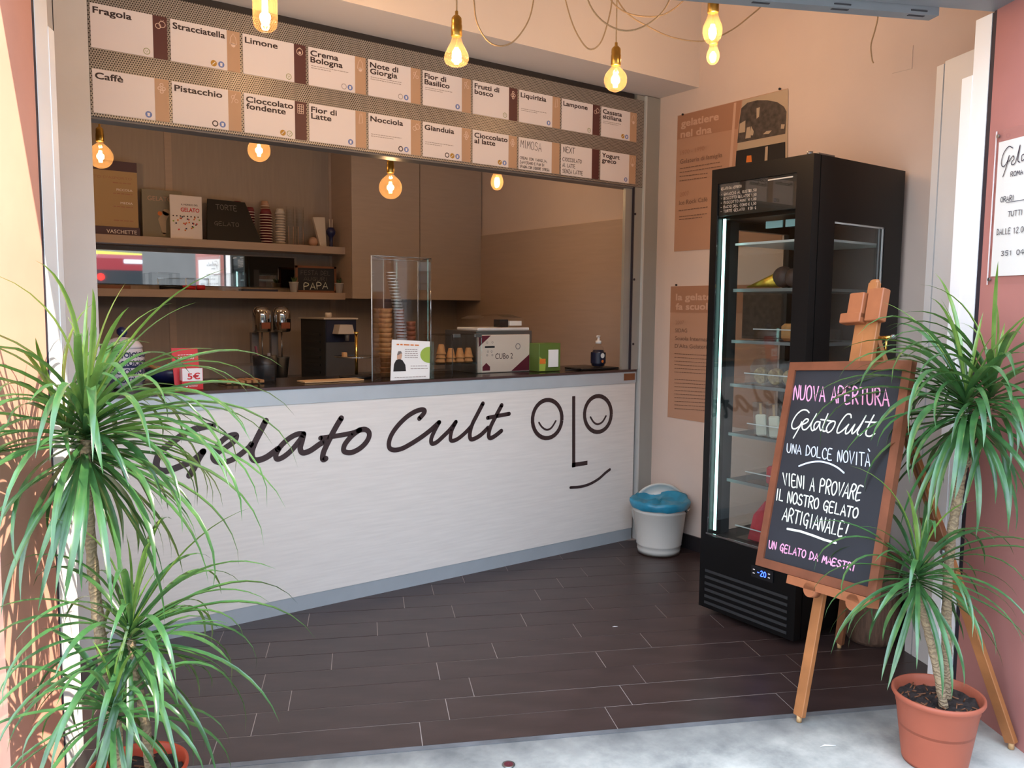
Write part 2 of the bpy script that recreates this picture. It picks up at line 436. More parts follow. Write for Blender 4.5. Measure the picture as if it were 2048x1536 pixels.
def leaf_mat(name, c1, c2):
    m = mat(name, c1, .27, spec=.9, col2=c2, scale=7)
    n = m.node_tree.nodes; l = m.node_tree.links; p = n['Principled BSDF']; o = n['Material Output']
    t = n.new('ShaderNodeBsdfTranslucent'); t.inputs[0].default_value = (*rgb('789c44'), 1); mx = n.new('ShaderNodeMixShader'); mx.inputs[0].default_value = .16
    l.new(p.outputs[0], mx.inputs[1]); l.new(t.outputs[0], mx.inputs[2]); l.new(mx.outputs[0], o.inputs[0])
leaf_mat('leaf', '2b5232', '4a7a44')
leaf_mat('leaf_young', '5f8638', '86a350')
mat('leaf_tip', 'a9854c', .6)
def trunk_mat():
    m = bpy.data.materials.new('trunk'); m.use_nodes = True; n = m.node_tree.nodes; l = m.node_tree.links; p = n['Principled BSDF']
    t = n.new('ShaderNodeTexCoord'); w_ = n.new('ShaderNodeTexWave'); w_.wave_type = 'BANDS'; w_.bands_direction = 'Z'
    w_.inputs['Scale'].default_value = 22; w_.inputs['Distortion'].default_value = 11; w_.inputs['Detail'].default_value = 3; w_.inputs['Detail Scale'].default_value = 2
    r_ = n.new('ShaderNodeValToRGB'); r_.color_ramp.elements[0].color = (*rgb('84705a'), 1); r_.color_ramp.elements[1].color = (*rgb('a08a6c'), 1)
    b = n.new('ShaderNodeBump'); b.inputs['Strength'].default_value = .6; b.inputs['Distance'].default_value = .004
    l.new(t.outputs['Object'], w_.inputs[0]); l.new(w_.outputs['Fac'], r_.inputs[0]); l.new(r_.outputs[0], p.inputs['Base Color'])
    l.new(w_.outputs['Fac'], b.inputs['Height']); l.new(b.outputs[0], p.inputs['Normal']); p.inputs['Roughness'].default_value = .85
    MATS['trunk'] = m
trunk_mat()
def perf_mat():
    """grey metal with a hexagonal pattern of round holes (x, z plane, 8 mm pitch)"""
    m = bpy.data.materials.new('perforated_metal'); m.use_nodes = True; n = m.node_tree.nodes; l = m.node_tree.links; p = n['Principled BSDF']
    t = n.new('ShaderNodeTexCoord'); s = n.new('ShaderNodeSeparateXYZ'); l.new(t.outputs['Object'], s.inputs[0])
    def M(op, a, b=None, c=None):
        q = n.new('ShaderNodeMath'); q.operation = op
        for i, x in enumerate((a, b, c)):
            if x is None: continue
            if isinstance(x, (int, float)): q.inputs[i].default_value = x
            else: l.new(x, q.inputs[i])
        return q.outputs[0]
    pitch = .0095; row = pitch*.866*2
    def dist(ox, oz):
        a = M('SUBTRACT', M('FRACT', M('ADD', M('DIVIDE', s.outputs['X'], pitch), ox)), .5)
        b = M('SUBTRACT', M('FRACT', M('ADD', M('DIVIDE', s.outputs['Z'], row), oz)), .5)
        a = M('MULTIPLY', a, pitch); b = M('MULTIPLY', b, row)
        return M('SQRT', M('ADD', M('MULTIPLY', a, a), M('MULTIPLY', b, b)))
    d = M('MINIMUM', dist(0, 0), dist(.5, .5)); hole = M('LESS_THAN', d, .0029)
    mx = n.new('ShaderNodeMix'); mx.data_type = 'RGBA'; mx.inputs[6].default_value = (*rgb('aaa49d'), 1); mx.inputs[7].default_value = (*rgb('2e2824'), 1)
    l.new(hole, mx.inputs[0]); l.new(mx.outputs[2], p.inputs['Base Color'])
    mm = M('MULTIPLY', M('SUBTRACT', 1.0, hole), .45); l.new(mm, p.inputs['Metallic']); p.inputs['Roughness'].default_value = .38
    MATS['perforated_metal'] = m
perf_mat()
def pavement_mat():
    m = bpy.data.materials.new('pavement_concrete'); m.use_nodes = True; n = m.node_tree.nodes; l = m.node_tree.links; p = n['Principled BSDF']
    t = n.new('ShaderNodeTexCoord'); a = n.new('ShaderNodeTexNoise'); a.inputs['Scale'].default_value = 3.5; a.inputs['Detail'].default_value = 9; a.inputs['Roughness'].default_value = .65
    r_ = n.new('ShaderNodeValToRGB'); r_.color_ramp.elements[0].position = .32; r_.color_ramp.elements[0].color = (*rgb('8a8a86'), 1)
    r_.color_ramp.elements[1].position = .6; r_.color_ramp.elements[1].color = (*rgb('cbc8be'), 1)
    l.new(t.outputs['Object'], a.inputs[0]); l.new(a.outputs['Fac'], r_.inputs[0]); dt = n.new('ShaderNodeVectorMath'); dt.operation = 'DOT_PRODUCT'; dt.inputs[1].default_value = (-math.sin(A), math.cos(A), 0); l.new(t.outputs['Object'], dt.inputs[0])
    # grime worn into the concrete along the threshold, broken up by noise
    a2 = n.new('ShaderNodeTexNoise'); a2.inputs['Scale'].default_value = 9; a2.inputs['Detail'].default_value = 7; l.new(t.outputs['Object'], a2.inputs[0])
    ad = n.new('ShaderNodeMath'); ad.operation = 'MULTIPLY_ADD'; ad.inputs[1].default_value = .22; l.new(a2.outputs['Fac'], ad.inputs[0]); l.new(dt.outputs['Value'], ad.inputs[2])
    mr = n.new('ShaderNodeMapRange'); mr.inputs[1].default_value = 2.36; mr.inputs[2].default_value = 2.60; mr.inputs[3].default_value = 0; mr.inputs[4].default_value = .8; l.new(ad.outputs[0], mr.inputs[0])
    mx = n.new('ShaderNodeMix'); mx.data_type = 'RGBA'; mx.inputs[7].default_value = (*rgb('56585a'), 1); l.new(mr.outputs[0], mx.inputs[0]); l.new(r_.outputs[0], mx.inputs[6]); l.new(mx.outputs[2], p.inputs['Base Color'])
    b = n.new('ShaderNodeBump'); b.inputs['Strength'].default_value = .15; b.inputs['Distance'].default_value = .01; l.new(a.outputs['Fac'], b.inputs['Height']); l.new(b.outputs[0], p.inputs['Normal'])
    p.inputs['Roughness'].default_value = .7; MATS['pavement_concrete'] = m
pavement_mat()
mat('threshold_stone', '4e4f50', .65, col2='76777a', scale=7, bump=.1)

# ---------------------------------------------------------------- setting
YC = 3.517; YB = 5.76; XR = 3.59; ZC = 3.25
def uvbox(mb, u0, u1, v0, v1, z0, z1): return mb.fbox(Vector((0, 0, 0)), UV_U, UV_V, Z_, (u0, v0, z0), (u1, v1, z1))
fl = struct('floor', MB().slab([W(-1.6, 2.5, -.08), W(3.1, 2.5, -.08), Vector((3.8, 5.9, -.08)), Vector((-.6, 5.9, -.08)), Vector((-.6, 3.6, -.08))], (0, 0, .0782)), 'grout')
# tiles: 0.6525 x 0.1525, each row with its own offset
rows = {0: .177, 1: .28, 2: .385, 3: .275, 4: .52, 5: .258, 6: .05, 7: .4, 8: .18, 9: .33, 10: .5, 11: .1, 12: .44, 13: .2}
TW, TL = .1525, .6525
tm = MB().box((.0015, .0020, -.012), (TL-.0015, TW-.0020, 0), bev=0)
tmesh = None
def inside_room(u, v):
    p = W(u, v); return .15 < p.x < 3.75 and p.y < 3.62
for k in range(14):
    v0 = 2.4985+k*TW
    for j in range(-5, 6):
        u0 = rows[k]+j*TL
        if not any(inside_room(u0+a*TL, v0+b*TW) for a in (.1, .5, .9) for b in (.1, .9)): continue
        if u0+TL < -1.3 or u0 > 3.0: continue
        if tmesh is None:
            t = tm.build('tile', 'tile_brown', fl, local=True); tmesh = t.data
        else:
            t = bpy.data.objects.new('tile', tmesh); COL.objects.link(t); t.parent = fl
        t.location = W(u0, v0, R.uniform(-.0006, .0004)); t.rotation_euler = (0, 0, A)
struct('floor_back_room', MB().box((-.45, YC+.1, -.002), (XR, YB, .004)), 'floor_inner')
struct('pavement', uvbox(MB(), -6, 8, -4.5, 2.4745, -.10, -.002), 'pavement_concrete')
th = struct('trim_threshold', uvbox(MB(), -2.5, 3.2, 2.475, 2.4985, -.10, 0), 'threshold_stone')
struct('road', uvbox(MB(), -30, 44, -24, -4.5, -.2, -.12), 'street_asphalt')
# walls
wr = struct('wall_right', MB().box((XR, .9, 0), (XR+.15, YB+.1, ZC+.2)), 'plaster_warm')
struct('baseboard_right', MB().box((XR-.012, 1.2, 0), (XR, YC-.01, .085)), 'skirting')
struct('wall_back', MB().box((-.55, YB, 0), (XR, YB+.1, 2.7)), 'laminate_wall')
wb = bpy.data.objects['wall_back']
for xs in (1.345, 2.485):
    MB().box((xs-.022, YB-.006, 1.0), (xs+.022, YB, 2.62)).build('joint_strip', 'laminate_taupe', wb)
struct('wall_right_lining', MB().box((XR-.012, YC+.12, .9), (XR, YB, 1.966)), 'laminate_taupe', parent=None)
struct('wall_left_back', MB().box((-.55, YC+.06, 0), (-.45, YB, 2.7)), 'laminate_wall')
struct('wall_left', MB().box((.22, 2.75, 0), (.325, YC+.06, ZC+.1)), 'plaster_warm')
struct('wall_left_partition', MB().box((-.55, YC, 0), (.22, YC+.06, 2.7)), 'plaster_warm')
struct('ceiling', MB().slab([W(-1.3, 2.45, ZC), W(3.1, 2.45, ZC), Vector((3.7, 3.3, ZC)), Vector((.2, 3.3, ZC))], (0, 0, .12)), 'plaster_ceiling')
struct('ceiling_back_room', MB().box((-.55, YC+.1, 2.62), (XR, YB, 2.72)), 'plaster_ceiling')
struct('beam', MB().box((.2, 3.21, 2.645), (XR, YC+.12, ZC+.1)), 'plaster_ceiling')
# pillars and lintel of the shop front
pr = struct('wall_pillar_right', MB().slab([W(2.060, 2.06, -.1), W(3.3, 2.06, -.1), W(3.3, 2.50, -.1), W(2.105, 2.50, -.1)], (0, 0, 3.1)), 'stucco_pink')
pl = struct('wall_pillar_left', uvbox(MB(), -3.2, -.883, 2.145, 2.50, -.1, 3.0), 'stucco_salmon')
struct('wall_facade_upper', uvbox(MB(), -6, 8, 2.15, 2.50, 3.0, 7.0), 'stucco_pink')
struct('wall_facade_plinth', uvbox(MB(), -6, -.96, 2.10, 2.144, -.1, .75), 'stone_rough')
struct('lintel', uvbox(MB(), -.9, 2.12, 2.20, 2.52, 2.415, 3.0), 'lintel_grey')
struct('trim_gap_right', uvbox(MB(), 2.107, 2.13, 2.4995, 2.513, 0, 2.415), 'black_rubber')
struct('trim_gap_left', uvbox(MB(), -.95, -.8815, 2.499, 2.5105, 0, 3.0), 'black_rubber')
# roller shutter guides and bottom bar
g = MB(); uvbox(g, 2.112, 2.2, 2.530, 2.605, 0, 2.415); uvbox(g, 2.110, 2.2, 2.605, 2.655, 0, 2.23); gg = MB(); uvbox(gg, 2.114, 2.2, 2.5135, 2.5295, 0, 2.415); struct('trim_gap_seal', gg, 'black_rubber')
struct('trim_shutter_guide_right', g, 'white_paint')
g = MB(); uvbox(g, -.96, -.880, 2.511, 2.605, 0, 2.9); uvbox(g, -.96, -.878, 2.605, 2.648, 0, 2.19)
struct('trim_shutter_guide_left', g, 'white_paint')
sh = struct('trim_shutter', uvbox(MB(), -.86, 1.905, 2.525, 2.575, 2.39, 2.66), 'lintel_grey')
for k in range(9):
    uvbox(MB(), 1.80-k*.28, 1.86-k*.28, 2.522, 2.526, 2.398, 2.402).build('slot', 'shutter_slot', sh)
    uvbox(MB(), 1.80-k*.28, 1.86-k*.28, 2.535, 2.545, 2.388, 2.391).build('slot', 'shutter_slot', sh)
# tall pale panel inside the right jamb
tp = thing('tall_panel', 'tall pale grey closet panel standing inside the shop, left of the white door jamb', 'panel', W(2.2, 2.76))
uvbox(MB(), 2.2, 2.235, 2.60, 2.865, .0, 2.357).build('panel', 'panel_grey', tp)
uvbox(MB(), 2.2, 2.235, 2.872, 2.91, .0, 2.350).build('edge_strip', 'panel_grey', tp)
uvbox(MB(), 2.21, 2.233, 2.862, 2.875, .005, 2.345).build('joint', 'skirting', tp)
# street behind the camera (seen only in reflections) and an added, unseen block that shades the shop front
opp = struct('facade_opposite', uvbox(MB(), -26, 40, -24, -23.5, 3.1, 9), 'facade_ochre')
struct('facade_opposite_arcade', uvbox(MB(), -26, 40, -24, -23.6, -.1, 3.1), 'arcade_dark')
uvbox(MB(), -26, 40, -23.5, -23.4, 3.62, 3.78).build('yellow_band', 'yellow_paint', opp)
for k in range(-6, 10):
    uvbox(MB(), k*3.4-.5, k*3.4+.5, -23.5, -23.46, 4.6, 6.6).build('window', 'window_dark', opp)
    uvbox(MB(), k*3.4-.3, k*3.4+.3, -23.5, -23.0, -.1, 3.1).build('pier', 'facade_ochre', opp)
bus = thing('bus', 'dark red city bus seen from behind in the street mirror view', 'bus', (5.05, -13.8, -.12), math.radians(-171))
b = MB(); b.box((-1.25, 0, .35), (1.25, 7, 2.95), bev=.12); b.build('body', 'bus_red', bus, local=True)
MB().box((-1.12, -.02, 1.2), (1.12, 0, 2.5)).build('rear_window', 'window_dark', bus, local=True)
MB().box((-.4, -.03, 2.70), (.4, 0, 2.80)).build('destination_panel', 'bus_white', bus, local=True)
for x in (-1.0, 1.0): MB().cyl((x, -.03, 2.3), (x, .0, 2.3), .09, n=14).build('tail_light', 'tail_light', bus, local=True)
for x in (-1.05, 1.05):
    for y in (1.4, 5.4): MB().cyl((x-.15, y, .48), (x+.15, y, .48), .48, n=20).build('wheel', 'black_rubber', bus, local=True)
struct('sun_block', uvbox(MB(), 6.0, 9, -4.2, 2.0, -.1, 6.9), 'facade_ochre')  # invented block out of view, keeps the sun off floor and pavement

# ---------------------------------------------------------------- serving counter, posts, hatch frame
ct = thing('service_counter', 'pale wood serving counter with large brown script lettering on its front', 'counter', (2.0, YC, 0))
MB().box((.33, YC, .072), (3.448, YC+.03, .962)).build('front_panel', 'counter_wood', ct)
MB().box((.33, YC+.003, 0), (3.448, YC+.03, .0715)).build('kick_plate', 'aluminium_kick', ct)
MB().box((.547, YC-.004, .9625), (3.448, YC+.03, 1.030)).build('top_rail', 'aluminium', ct)
MB().box((.547, YC-.006, 1.031), (3.448, YC+.46, 1.0425)).build('worktop', 'dark_worktop', ct)
MB().box((.547, YC-.009, 1.031), (3.448, YC-.006, 1.043)).build('worktop_edge', 'dark_edge', ct)
MB().box((3.35, YC-.007, .980), (3.438, YC-.004, 1.020)).build('maker_plate', 'wood_dark', ct, label='small brown label on the counter rail')
MB().box((.33, YC+.03, .2), (3.448, YC+.44, .95)).build('body', 'panel_grey', ct)
# lettering traced as pen strokes lying on the front panel
NY = Vector((0, -1, 0))
def strokes(defs, origin, sc, yplane, lift=.0015):
    mb = MB()
    for pts, wpx, sm in defs:
        q = [P(origin[0]+x/sc, origin[1]+y/sc, 'Y', yplane-lift) for x, y in pts]
        if sm: q = smoothline(q, 6)
        ws = [(wpx/sc)*depth(p)/F_PX for p in q]
        mb.ribbon(q, 0, NY, ws, cap=sm)
    return mb
LA = [([(755,205),(690,195),(600,215),(500,245),(400,295),(300,365),(200,440),(130,500),(90,580),(75,670),(100,720),(180,735),(280,710),(380,670),(480,630),(570,570),(640,500)], 80, 1),
      ([(640,500),(590,580),(540,680),(475,790)], 78, 1),
      ([(790,530),(900,460),(1010,380),(1040,310),(1000,300),(920,330),(830,410),(770,510),(765,590),(830,630),(920,625),(1040,570),(1180,460),(1220,410)], 68, 1),
      ([(1395,130),(1330,260),(1260,400),(1225,510),(1240,590),(1300,605),(1400,570),(1500,500),(1540,470)], 76, 1),
      ([(1850,290),(1780,290),(1680,340),(1580,430),(1520,530),(1530,590),(1600,570),(1700,490),(1800,370),(1850,290)], 66, 1),
      ([(1850,290),(1830,380),(1810,460),(1840,515),(1930,490),(2048,410),(2110,380)], 70, 1)]
LB = [([(705,310),(620,450),(540,600),(460,760),(400,900),(390,1010),(440,1000)], 100, 1), ([(350,650),(500,630),(700,600),(900,560),(1000,520)], 84, 1),
      ([(1000,520),(1100,500),(1170,540),(1180,620),(1130,720),(1030,820),(900,890),(800,895),(745,860),(760,770),(830,670),(920,580),(1020,510)], 92, 1)]
LC = [([(575,345),(640,270),(650,225),(600,215),(500,250),(380,330),(260,450),(170,580),(130,700),(145,780),(220,805),(330,780),(460,710),(600,620),(720,530),(800,460),(865,400)], 72, 1),
      ([(865,400),(800,520),(750,640),(760,710),(830,690),(930,600),(1030,500),(1110,395)], 66, 1), ([(1110,395),(1050,520),(1030,640),(1060,670),(1140,640),(1250,550),(1350,440)], 62, 1),
      ([(1505,125),(1420,290),(1350,430),(1315,560),(1325,640),(1380,640),(1480,580),(1580,480)], 66, 1), ([(1780,150),(1700,300),(1620,460),(1590,580),(1610,630),(1680,600),(1775,525)], 66, 1),
      ([(1575,335),(1700,310),(1890,275)], 60, 1)]
def ell(cx, cy, rx, ry, t, n=28):
    return [(cx+rx*math.cos(a)*math.cos(t)-ry*math.sin(a)*math.sin(t), cy+rx*math.cos(a)*math.sin(t)+ry*math.sin(a)*math.cos(t)) for a in [2*pi*k/n for k in range(n+1)]]
LD = [(ell(380,475,205,268,.1), 60, 0), (ell(1088,405,187,252,.06), 58, 0), ([(265,525),(310,590),(375,625),(440,595),(500,502)], 28, 1), ([(985,450),(1030,520),(1085,547),(1150,515),(1200,435)], 28, 1),
      ([(750,155),(750,700),(750,1150)], 58, 0), ([(725,1118),(840,1102),(942,1086)], 60, 0), ([(705,1432),(850,1420),(980,1380),(1100,1310),(1190,1230),(1255,1180)], 40, 1)]
strokes(LA, (300, 820), 6.0235, YC).build('lettering', 'brown_vinyl', ct, label='brown script letters spelling Gela')
strokes(LB, (600, 800), 8.533, YC, .0018).build('lettering', 'brown_vinyl', ct, label='brown script letters spelling to')
strokes(LC, (760, 790), 7.314, YC).build('lettering', 'brown_vinyl', ct, label='brown script letters spelling Cult')
strokes(LD, (1040, 770), 6.982, YC).build('face_emblem', 'brown_vinyl', ct, label='line-drawn smiling face emblem')

struct('trim_post_left', MB().box((.435, YC-.006, 0), (.547, YC+.10, 2.645)), 'grey_post')
struct('trim_panel_left', MB().box((.325, YC-.003, 0), (.432, YC+.06, 2.645)), 'grey_post')
po = struct('trim_post_right', MB().box((3.478, YC-.012, 0), (XR, YC+.12, 2.64)), 'grey_post_right')
MB().box((3.470, YC-.016, 0), (3.479, YC+.02, 2.64)).build('edge', 'rail_white', po)
ch = struct('trim_hatch_channel', MB().box((3.412, YC+.0, 1.043), (3.470, YC+.03, 2.64)), 'grey_post_right')
MB().box((3.402, YC+.003, 1.043), (3.4115, YC+.016, 2.2)).build('rubber_seal', 'black_rubber', ch)
for q in ((1270, 428), (1268, 559), (1266, 688)):
    p = P(*q, 'Y', YC-.001); MB().cyl(p, p+Vector((0, -.004, 0)), .007, n=12).build('screw_hole', 'black_rubber', ch)
MB().box((3.350, YC+.014, 1.043), (3.4015, YC+.035, 2.62)).build('side_frame', 'grey_post_right', ch)

# ---------------------------------------------------------------- menu valance and cards
va = thing('menu_valance', 'long grey perforated metal valance above the serving hatch carrying the flavour cards', 'valance', (2.0, YC, 2.1))
MB().box((.549, YC-.002, 2.115), (3.468, YC+.004, 2.612)).build('perforated_sheet', 'perforated_metal', va)
MB().box((.549, YC+.004, 2.107), (3.400, YC+.085, 2.117)).build('bottom_fold', 'grey_plastic', va)
MB().box((.549, YC+.07, 2.117), (3.400, YC+.08, 2.62)).build('back_sheet', 'grey_plastic', va)
MB().box((.549, YC+.012, 2.610), (3.400, YC+.07, 2.645)).build('shadow_strip', 'skirting', va)  # dark strip standing in for the shadow line above the sheet
FLV = [[('Fragola', [], 'b', 'g', 'rings'), ('Stracciatella', [], 't', 'ob', 'bell'), ('Limone', [], 'b', 'g', 'lemon'), ('Crema|Bologna', 2, 't', 'wb', 'bell'), ('Note di|Giorgia', 2, 't', 'wb', 'leafs'),
        ('Fior di|Basilico', 2, 't', 'b', 'leafs'), ('Frutti di|bosco', 0, 'b', 'g', 'dots'), ('Liquirizia', 3, 't', 'b', 'stick'), ('Lampone', 0, 'b', 'g', 'rings'), ('Cassata|siciliana', 2, 't', 'ob', 'bell')],
       [('Caff\u00e8', 0, 't', 'b', 'dots'), ('Pistacchio', 0, 't', 'kb', 'leafs'), ('Cioccolato|fondente', 0, 'b', 'og', 'grid'), ('Fior di|Latte', 0, 't', 'b', 'stick'), ('Nocciola', 3, 't', 'kb', 'rings'),
        ('Gianduia', 3, 't', 'kob', 'dots'), ('Cioccolato|al latte', 0, 't', 'ob', 'dots'), ('MIMOSA', 'h', 't', '', ''), ('NEXT', 'h', 'b', '', ''), ('Yogurt|greco', 0, 't', 'b', 'bell')]]
rl = random.Random(3)
for r_i, row in enumerate(FLV):
    for k, (nm, ex, strip, badges, ico) in enumerate(row):
        x0 = .557+k*.2863; z1 = 2.533 if r_i == 0 else 2.292; z0 = z1-.163
        disp = nm.replace('|', ' ')
        neigh = ''
        c = thing('menu_card', f'white flavour card reading {disp} in the {"upper" if r_i == 0 else "lower"} menu row', 'menu card', (x0, YC-.003, z0), 0, 'flavour cards on the perforated valance')
        yf = YC-.0045
        MB().box((x0, yf, z0), (x0+.221, YC-.002, z1)).build('card', 'card_white', c)
        MB().box((x0+.2215, yf, z0), (x0+.274, YC-.002, z1)).build('side_strip', 'card_brown' if strip == 'b' else 'card_tan', c)
        mb = MB(); yl = yf-.0006
        if ex == 'h':
            if nm == 'MIMOSA':
                hand(mb, 'MIMOSA', (x0+.012, yl, z1-.012), (x0+.15, yl, z1-.016), (x0+.15, yl, z1-.058), (x0+.012, yl, z1-.05), .0028, NY, rl)
                for i, tx in enumerate(('CREMA CON VANIGLIA,', 'ZAFFERANO E PAN DI', 'SPAGNA CON LIQUORE STREGA')):
                    zt = z1-.098-i*.022; hand(mb, tx, (x0+.008, yl, zt), (x0+(.19, .17, .205)[i], yl, zt), (x0+(.19, .17, .205)[i], yl, zt-.013), (x0+.008, yl, zt-.013), .0022, NY, rl)
            else:
                hand(mb, 'NEXT', (x0+.014, yl, z1-.012), (x0+.095, yl, z1-.012), (x0+.095, yl, z1-.042), (x0+.014, yl, z1-.042), .0032, NY, rl)
                for i, (tx, e) in enumerate((('CIOCCOLATO', .145), ('AL LATTE', .10), ('SENZA LATTE', .155))):
                    zt = z1-.070-i*.031; hand(mb, tx, (x0+.01, yl, zt), (x0+e, yl, zt), (x0+e, yl, zt-.019), (x0+.01, yl, zt-.019), .0028, NY, rl)
        else:
            for i, ln in enumerate(nm.split('|')):
                bo_ = .038
                vs, _ = text2d(ln, 0.0); wd_ = (max(v.x for v in vs)-min(v.x for v in vs))*.0475
                txt(mb, ln, (x0+.010, yl, z1-.036-i*.028), (x0+.010+min(wd_, .203), yl, z1-.036-i*.028), Z_, .0245, bo_)
        mb.build('lettering', 'ink_dark', c)
        if ex in (2, 3):
            d = MB(); zz = z1-.080 if ex == 2 else z1-.095
            dashes(d, (x0+.012, yl, zz), (x0+.20 - rl.uniform(0, .05), yl, zz), Z_, .0026, rl); dashes(d, (x0+.012, yl, zz-.009), (x0+rl.uniform(.09, .18), yl, zz-.009), Z_, .0026, rl)
            d.build('small_print', 'ink_grey', c)
        for i, bd in enumerate(reversed(badges)):
            cx = x0+.196-i*.030; cz = z0+.020; ctr = Vector((cx, yl, cz))
            m_ = {'g': 'icon_green', 'b': 'icon_blue', 'o': 'icon_gold', 'w': 'ink_grey', 'k': 'ink_dark'}[bd]
            o = disc(MB(), ctr, .0125, X_, Z_, 20, (.0100 if bd in 'wg' else .0082) if bd in 'wkg' else 0).build('badge', m_, c)
            s_ = MB()
            if bd == 'b': s_.quad((cx-.004, yl-.0004, cz-.007), (cx+.004, yl-.0004, cz-.007), (cx+.005, yl-.0004, cz+.006), (cx-.005, yl-.0004, cz+.006)); s_.build('bottle_mark', 'icon_white', o)
            elif bd == 'o': s_.ribbon([(cx-.005, yl-.0004, cz-.005), (cx+.005, yl-.0004, cz+.005)], .003, NY); s_.build('ear_mark', 'icon_white', o)
            elif bd == 'g': s_.ribbon([(cx-.004, yl-.0004, cz+.004), (cx-.001, yl-.0004, cz-.005), (cx+.005, yl-.0004, cz+.004)], .0018, NY); s_.build('leaf_mark', 'icon_green', o)
        if ico:
            s_ = MB(); cx = x0+.247; cz = z1-.030; yy = yl
            if ico == 'rings': disc(s_, (cx-.006, yy, cz-.008), .011, X_, Z_, 16, .0085); disc(s_, (cx+.009, yy, cz), .013, X_, Z_, 16, .0105); s_.ribbon([(cx+.004, yy, cz+.016), (cx+.009, yy, cz+.010), (cx+.014, yy, cz+.016)], .002, NY)
            elif ico == 'bell': s_.ribbon([(cx-.014, yy, cz-.022), (cx-.01, yy, cz+.004), (cx, yy, cz+.02), (cx+.01, yy, cz+.004), (cx+.014, yy, cz-.022), (cx-.014, yy, cz-.022)], .0022, NY); disc(s_, (cx, yy, cz-.026), .009, X_, Z_, 12)
            elif ico == 'lemon': disc(s_, (cx, yy, cz), .015, X_, Z_, 18, .0125); disc(s_, (cx, yy, cz-.004), .006, X_, Z_, 12); s_.ribbon([(cx-.01, yy, cz+.01), (cx, yy, cz+.018), (cx+.01, yy, cz+.01)], .002, NY)
            elif ico == 'leafs': s_.ribbon([(cx-.012, yy, cz-.02), (cx-.004, yy, cz+.002), (cx+.006, yy, cz+.02)], .002, NY); disc(s_, (cx-.006, yy, cz+.004), .008, X_, Z_, 12, .006); disc(s_, (cx+.008, yy, cz-.010), .008, X_, Z_, 12, .006)
            elif ico == 'dots': [disc(s_, (cx+a, yy, cz+b), .0075, X_, Z_, 12, .0045) for a, b in ((-.008, -.006), (.008, -.006), (0, .008), (0, -.018))]
            elif ico == 'stick': s_.ribbon([(cx-.009, yy, cz-.024), (cx-.003, yy, cz+.02), (cx+.005, yy, cz+.02), (cx+.01, yy, cz-.02), (cx-.009, yy, cz-.024)], .0022, NY)
            elif ico == 'grid':
                for i in range(4): s_.ribbon([(cx-.013+i*.0087, yy, cz-.02), (cx-.013+i*.0087, yy, cz+.018)], .0022, NY)
                for i in range(5): s_.ribbon([(cx-.013, yy, cz-.02+i*.0095), (cx+.013, yy, cz-.02+i*.0095)], .0022, NY)
            s_.build('line_drawing', 'icon_pale', c)

# ---------------------------------------------------------------- pendant bulbs
def bulb(px, py, dep, diam, kind, label, zc, where, power=1.0, cord=True, sock=True):
    c = D(px, py, dep); r = diam/2
    t = thing('pendant_bulb', label, 'pendant bulb', c, 0, where)
    if kind == 'globe': prof = [(1e-4, -r)]+[(r*math.sin(a), -r*math.cos(a)) for a in [pi*k/12 for k in range(1, 10)]]+[(.016, r*1.12), (.0135, r*1.32)]; top = r*1.32
    elif kind == 'tube': prof = [(1e-4, -.07), (r*.6, -.067), (r*.92, -.055), (r, -.035), (r, .06), (r*.9, .085), (.016, .11), (.0135, .12)]; top = .12
    elif kind == 'pear': prof = [(1e-4, -r*.80), (r*.5, -r*.76), (r*.85, -r*.58), (r, -r*.25), (r*.96, r*.05), (r*.75, r*.5), (r*.5, r*.95), (.017, r*1.4), (.0135, r*1.6)]; top = r*1.6
    else: prof = [(1e-4, -r*1.25), (r*.5, -r*1.15), (r*.85, -r*.7), (r, -r*.1), (r*.92, r*.5), (r*.66, r*1.1), (.017, r*1.7), (.0135, r*1.9)]; top = r*1.9
    MB().lathe(prof, 28, cap=False).build('globe', 'amber_glass', t, local=True)
    f = MB(); hh = min(r*.62, .030) if kind != 'tube' else .05; fr = .0085 if r > .03 else .006
    for k in range(8):
        a = 2*pi*k/8; x, y = math.cos(a), math.sin(a)
        f.tube([(x*fr*.7, y*fr*.7, hh), (x*fr, y*fr, 0), (x*fr*.8, y*fr*.8, -hh)], .0020, 5)
    f.build('filament', 'filament', t, local=True)
    MB().tube([(0, 0, hh), (0, 0, top)], .003, 6).build('stem', 'amber_glass', t, local=True)
    MB().lathe([(.0185, 0), (.0205, .003), (.0205, .040), (.019, .044), (.0195, .052), (.0185, .066), (.012, .074), (.006, .078), (.006, .09), (.0035, .092)], 24, (0, 0, top-.006)).build('socket', 'brass', t, local=True)
    if zc:
        MB().tube([(0, 0, top+.08), (R.uniform(-.004, .004), 0, (zc-c.z+top)*.5), (0, 0, zc-c.z)], .0030, 6).build('cord', 'cord_beige', t, local=True)
    ld = bpy.data.lights.new('bulb_light', 'POINT'); ld.energy = BULB_W*power; ld.color = (1, .67, .42); ld.shadow_soft_size = .02
    lo = bpy.data.objects.new('bulb_light', ld); COL.objects.link(lo); lo.parent = t
    return t
GO = 'amber filament bulbs hanging in the entrance'; GI = 'amber filament bulbs hanging behind the menu valance'
bulb(530, 18, 2.6, .078, 'tube', 'tube-shaped amber filament bulb hanging in front of the Limone card', ZC, GO)
bulb(741, -28, 2.9, .07, 'globe', 'amber bulb, only its tip showing above the Note di Giorgia card', ZC, GO)
bulb(913, 112, 3.0, .093, 'pear', 'pear-shaped amber filament bulb with brass socket in front of the valance', ZC, GO)
bulb(1231, 160, 3.3, .094, 'globe', 'round amber filament bulb on a straight cord in front of the soffit', ZC, GO)
bulb(1425, 62, 2.95, .072, 'drop', 'drop-shaped amber bulb with brass socket, upper one of the pair before the right wall', ZC, GO)
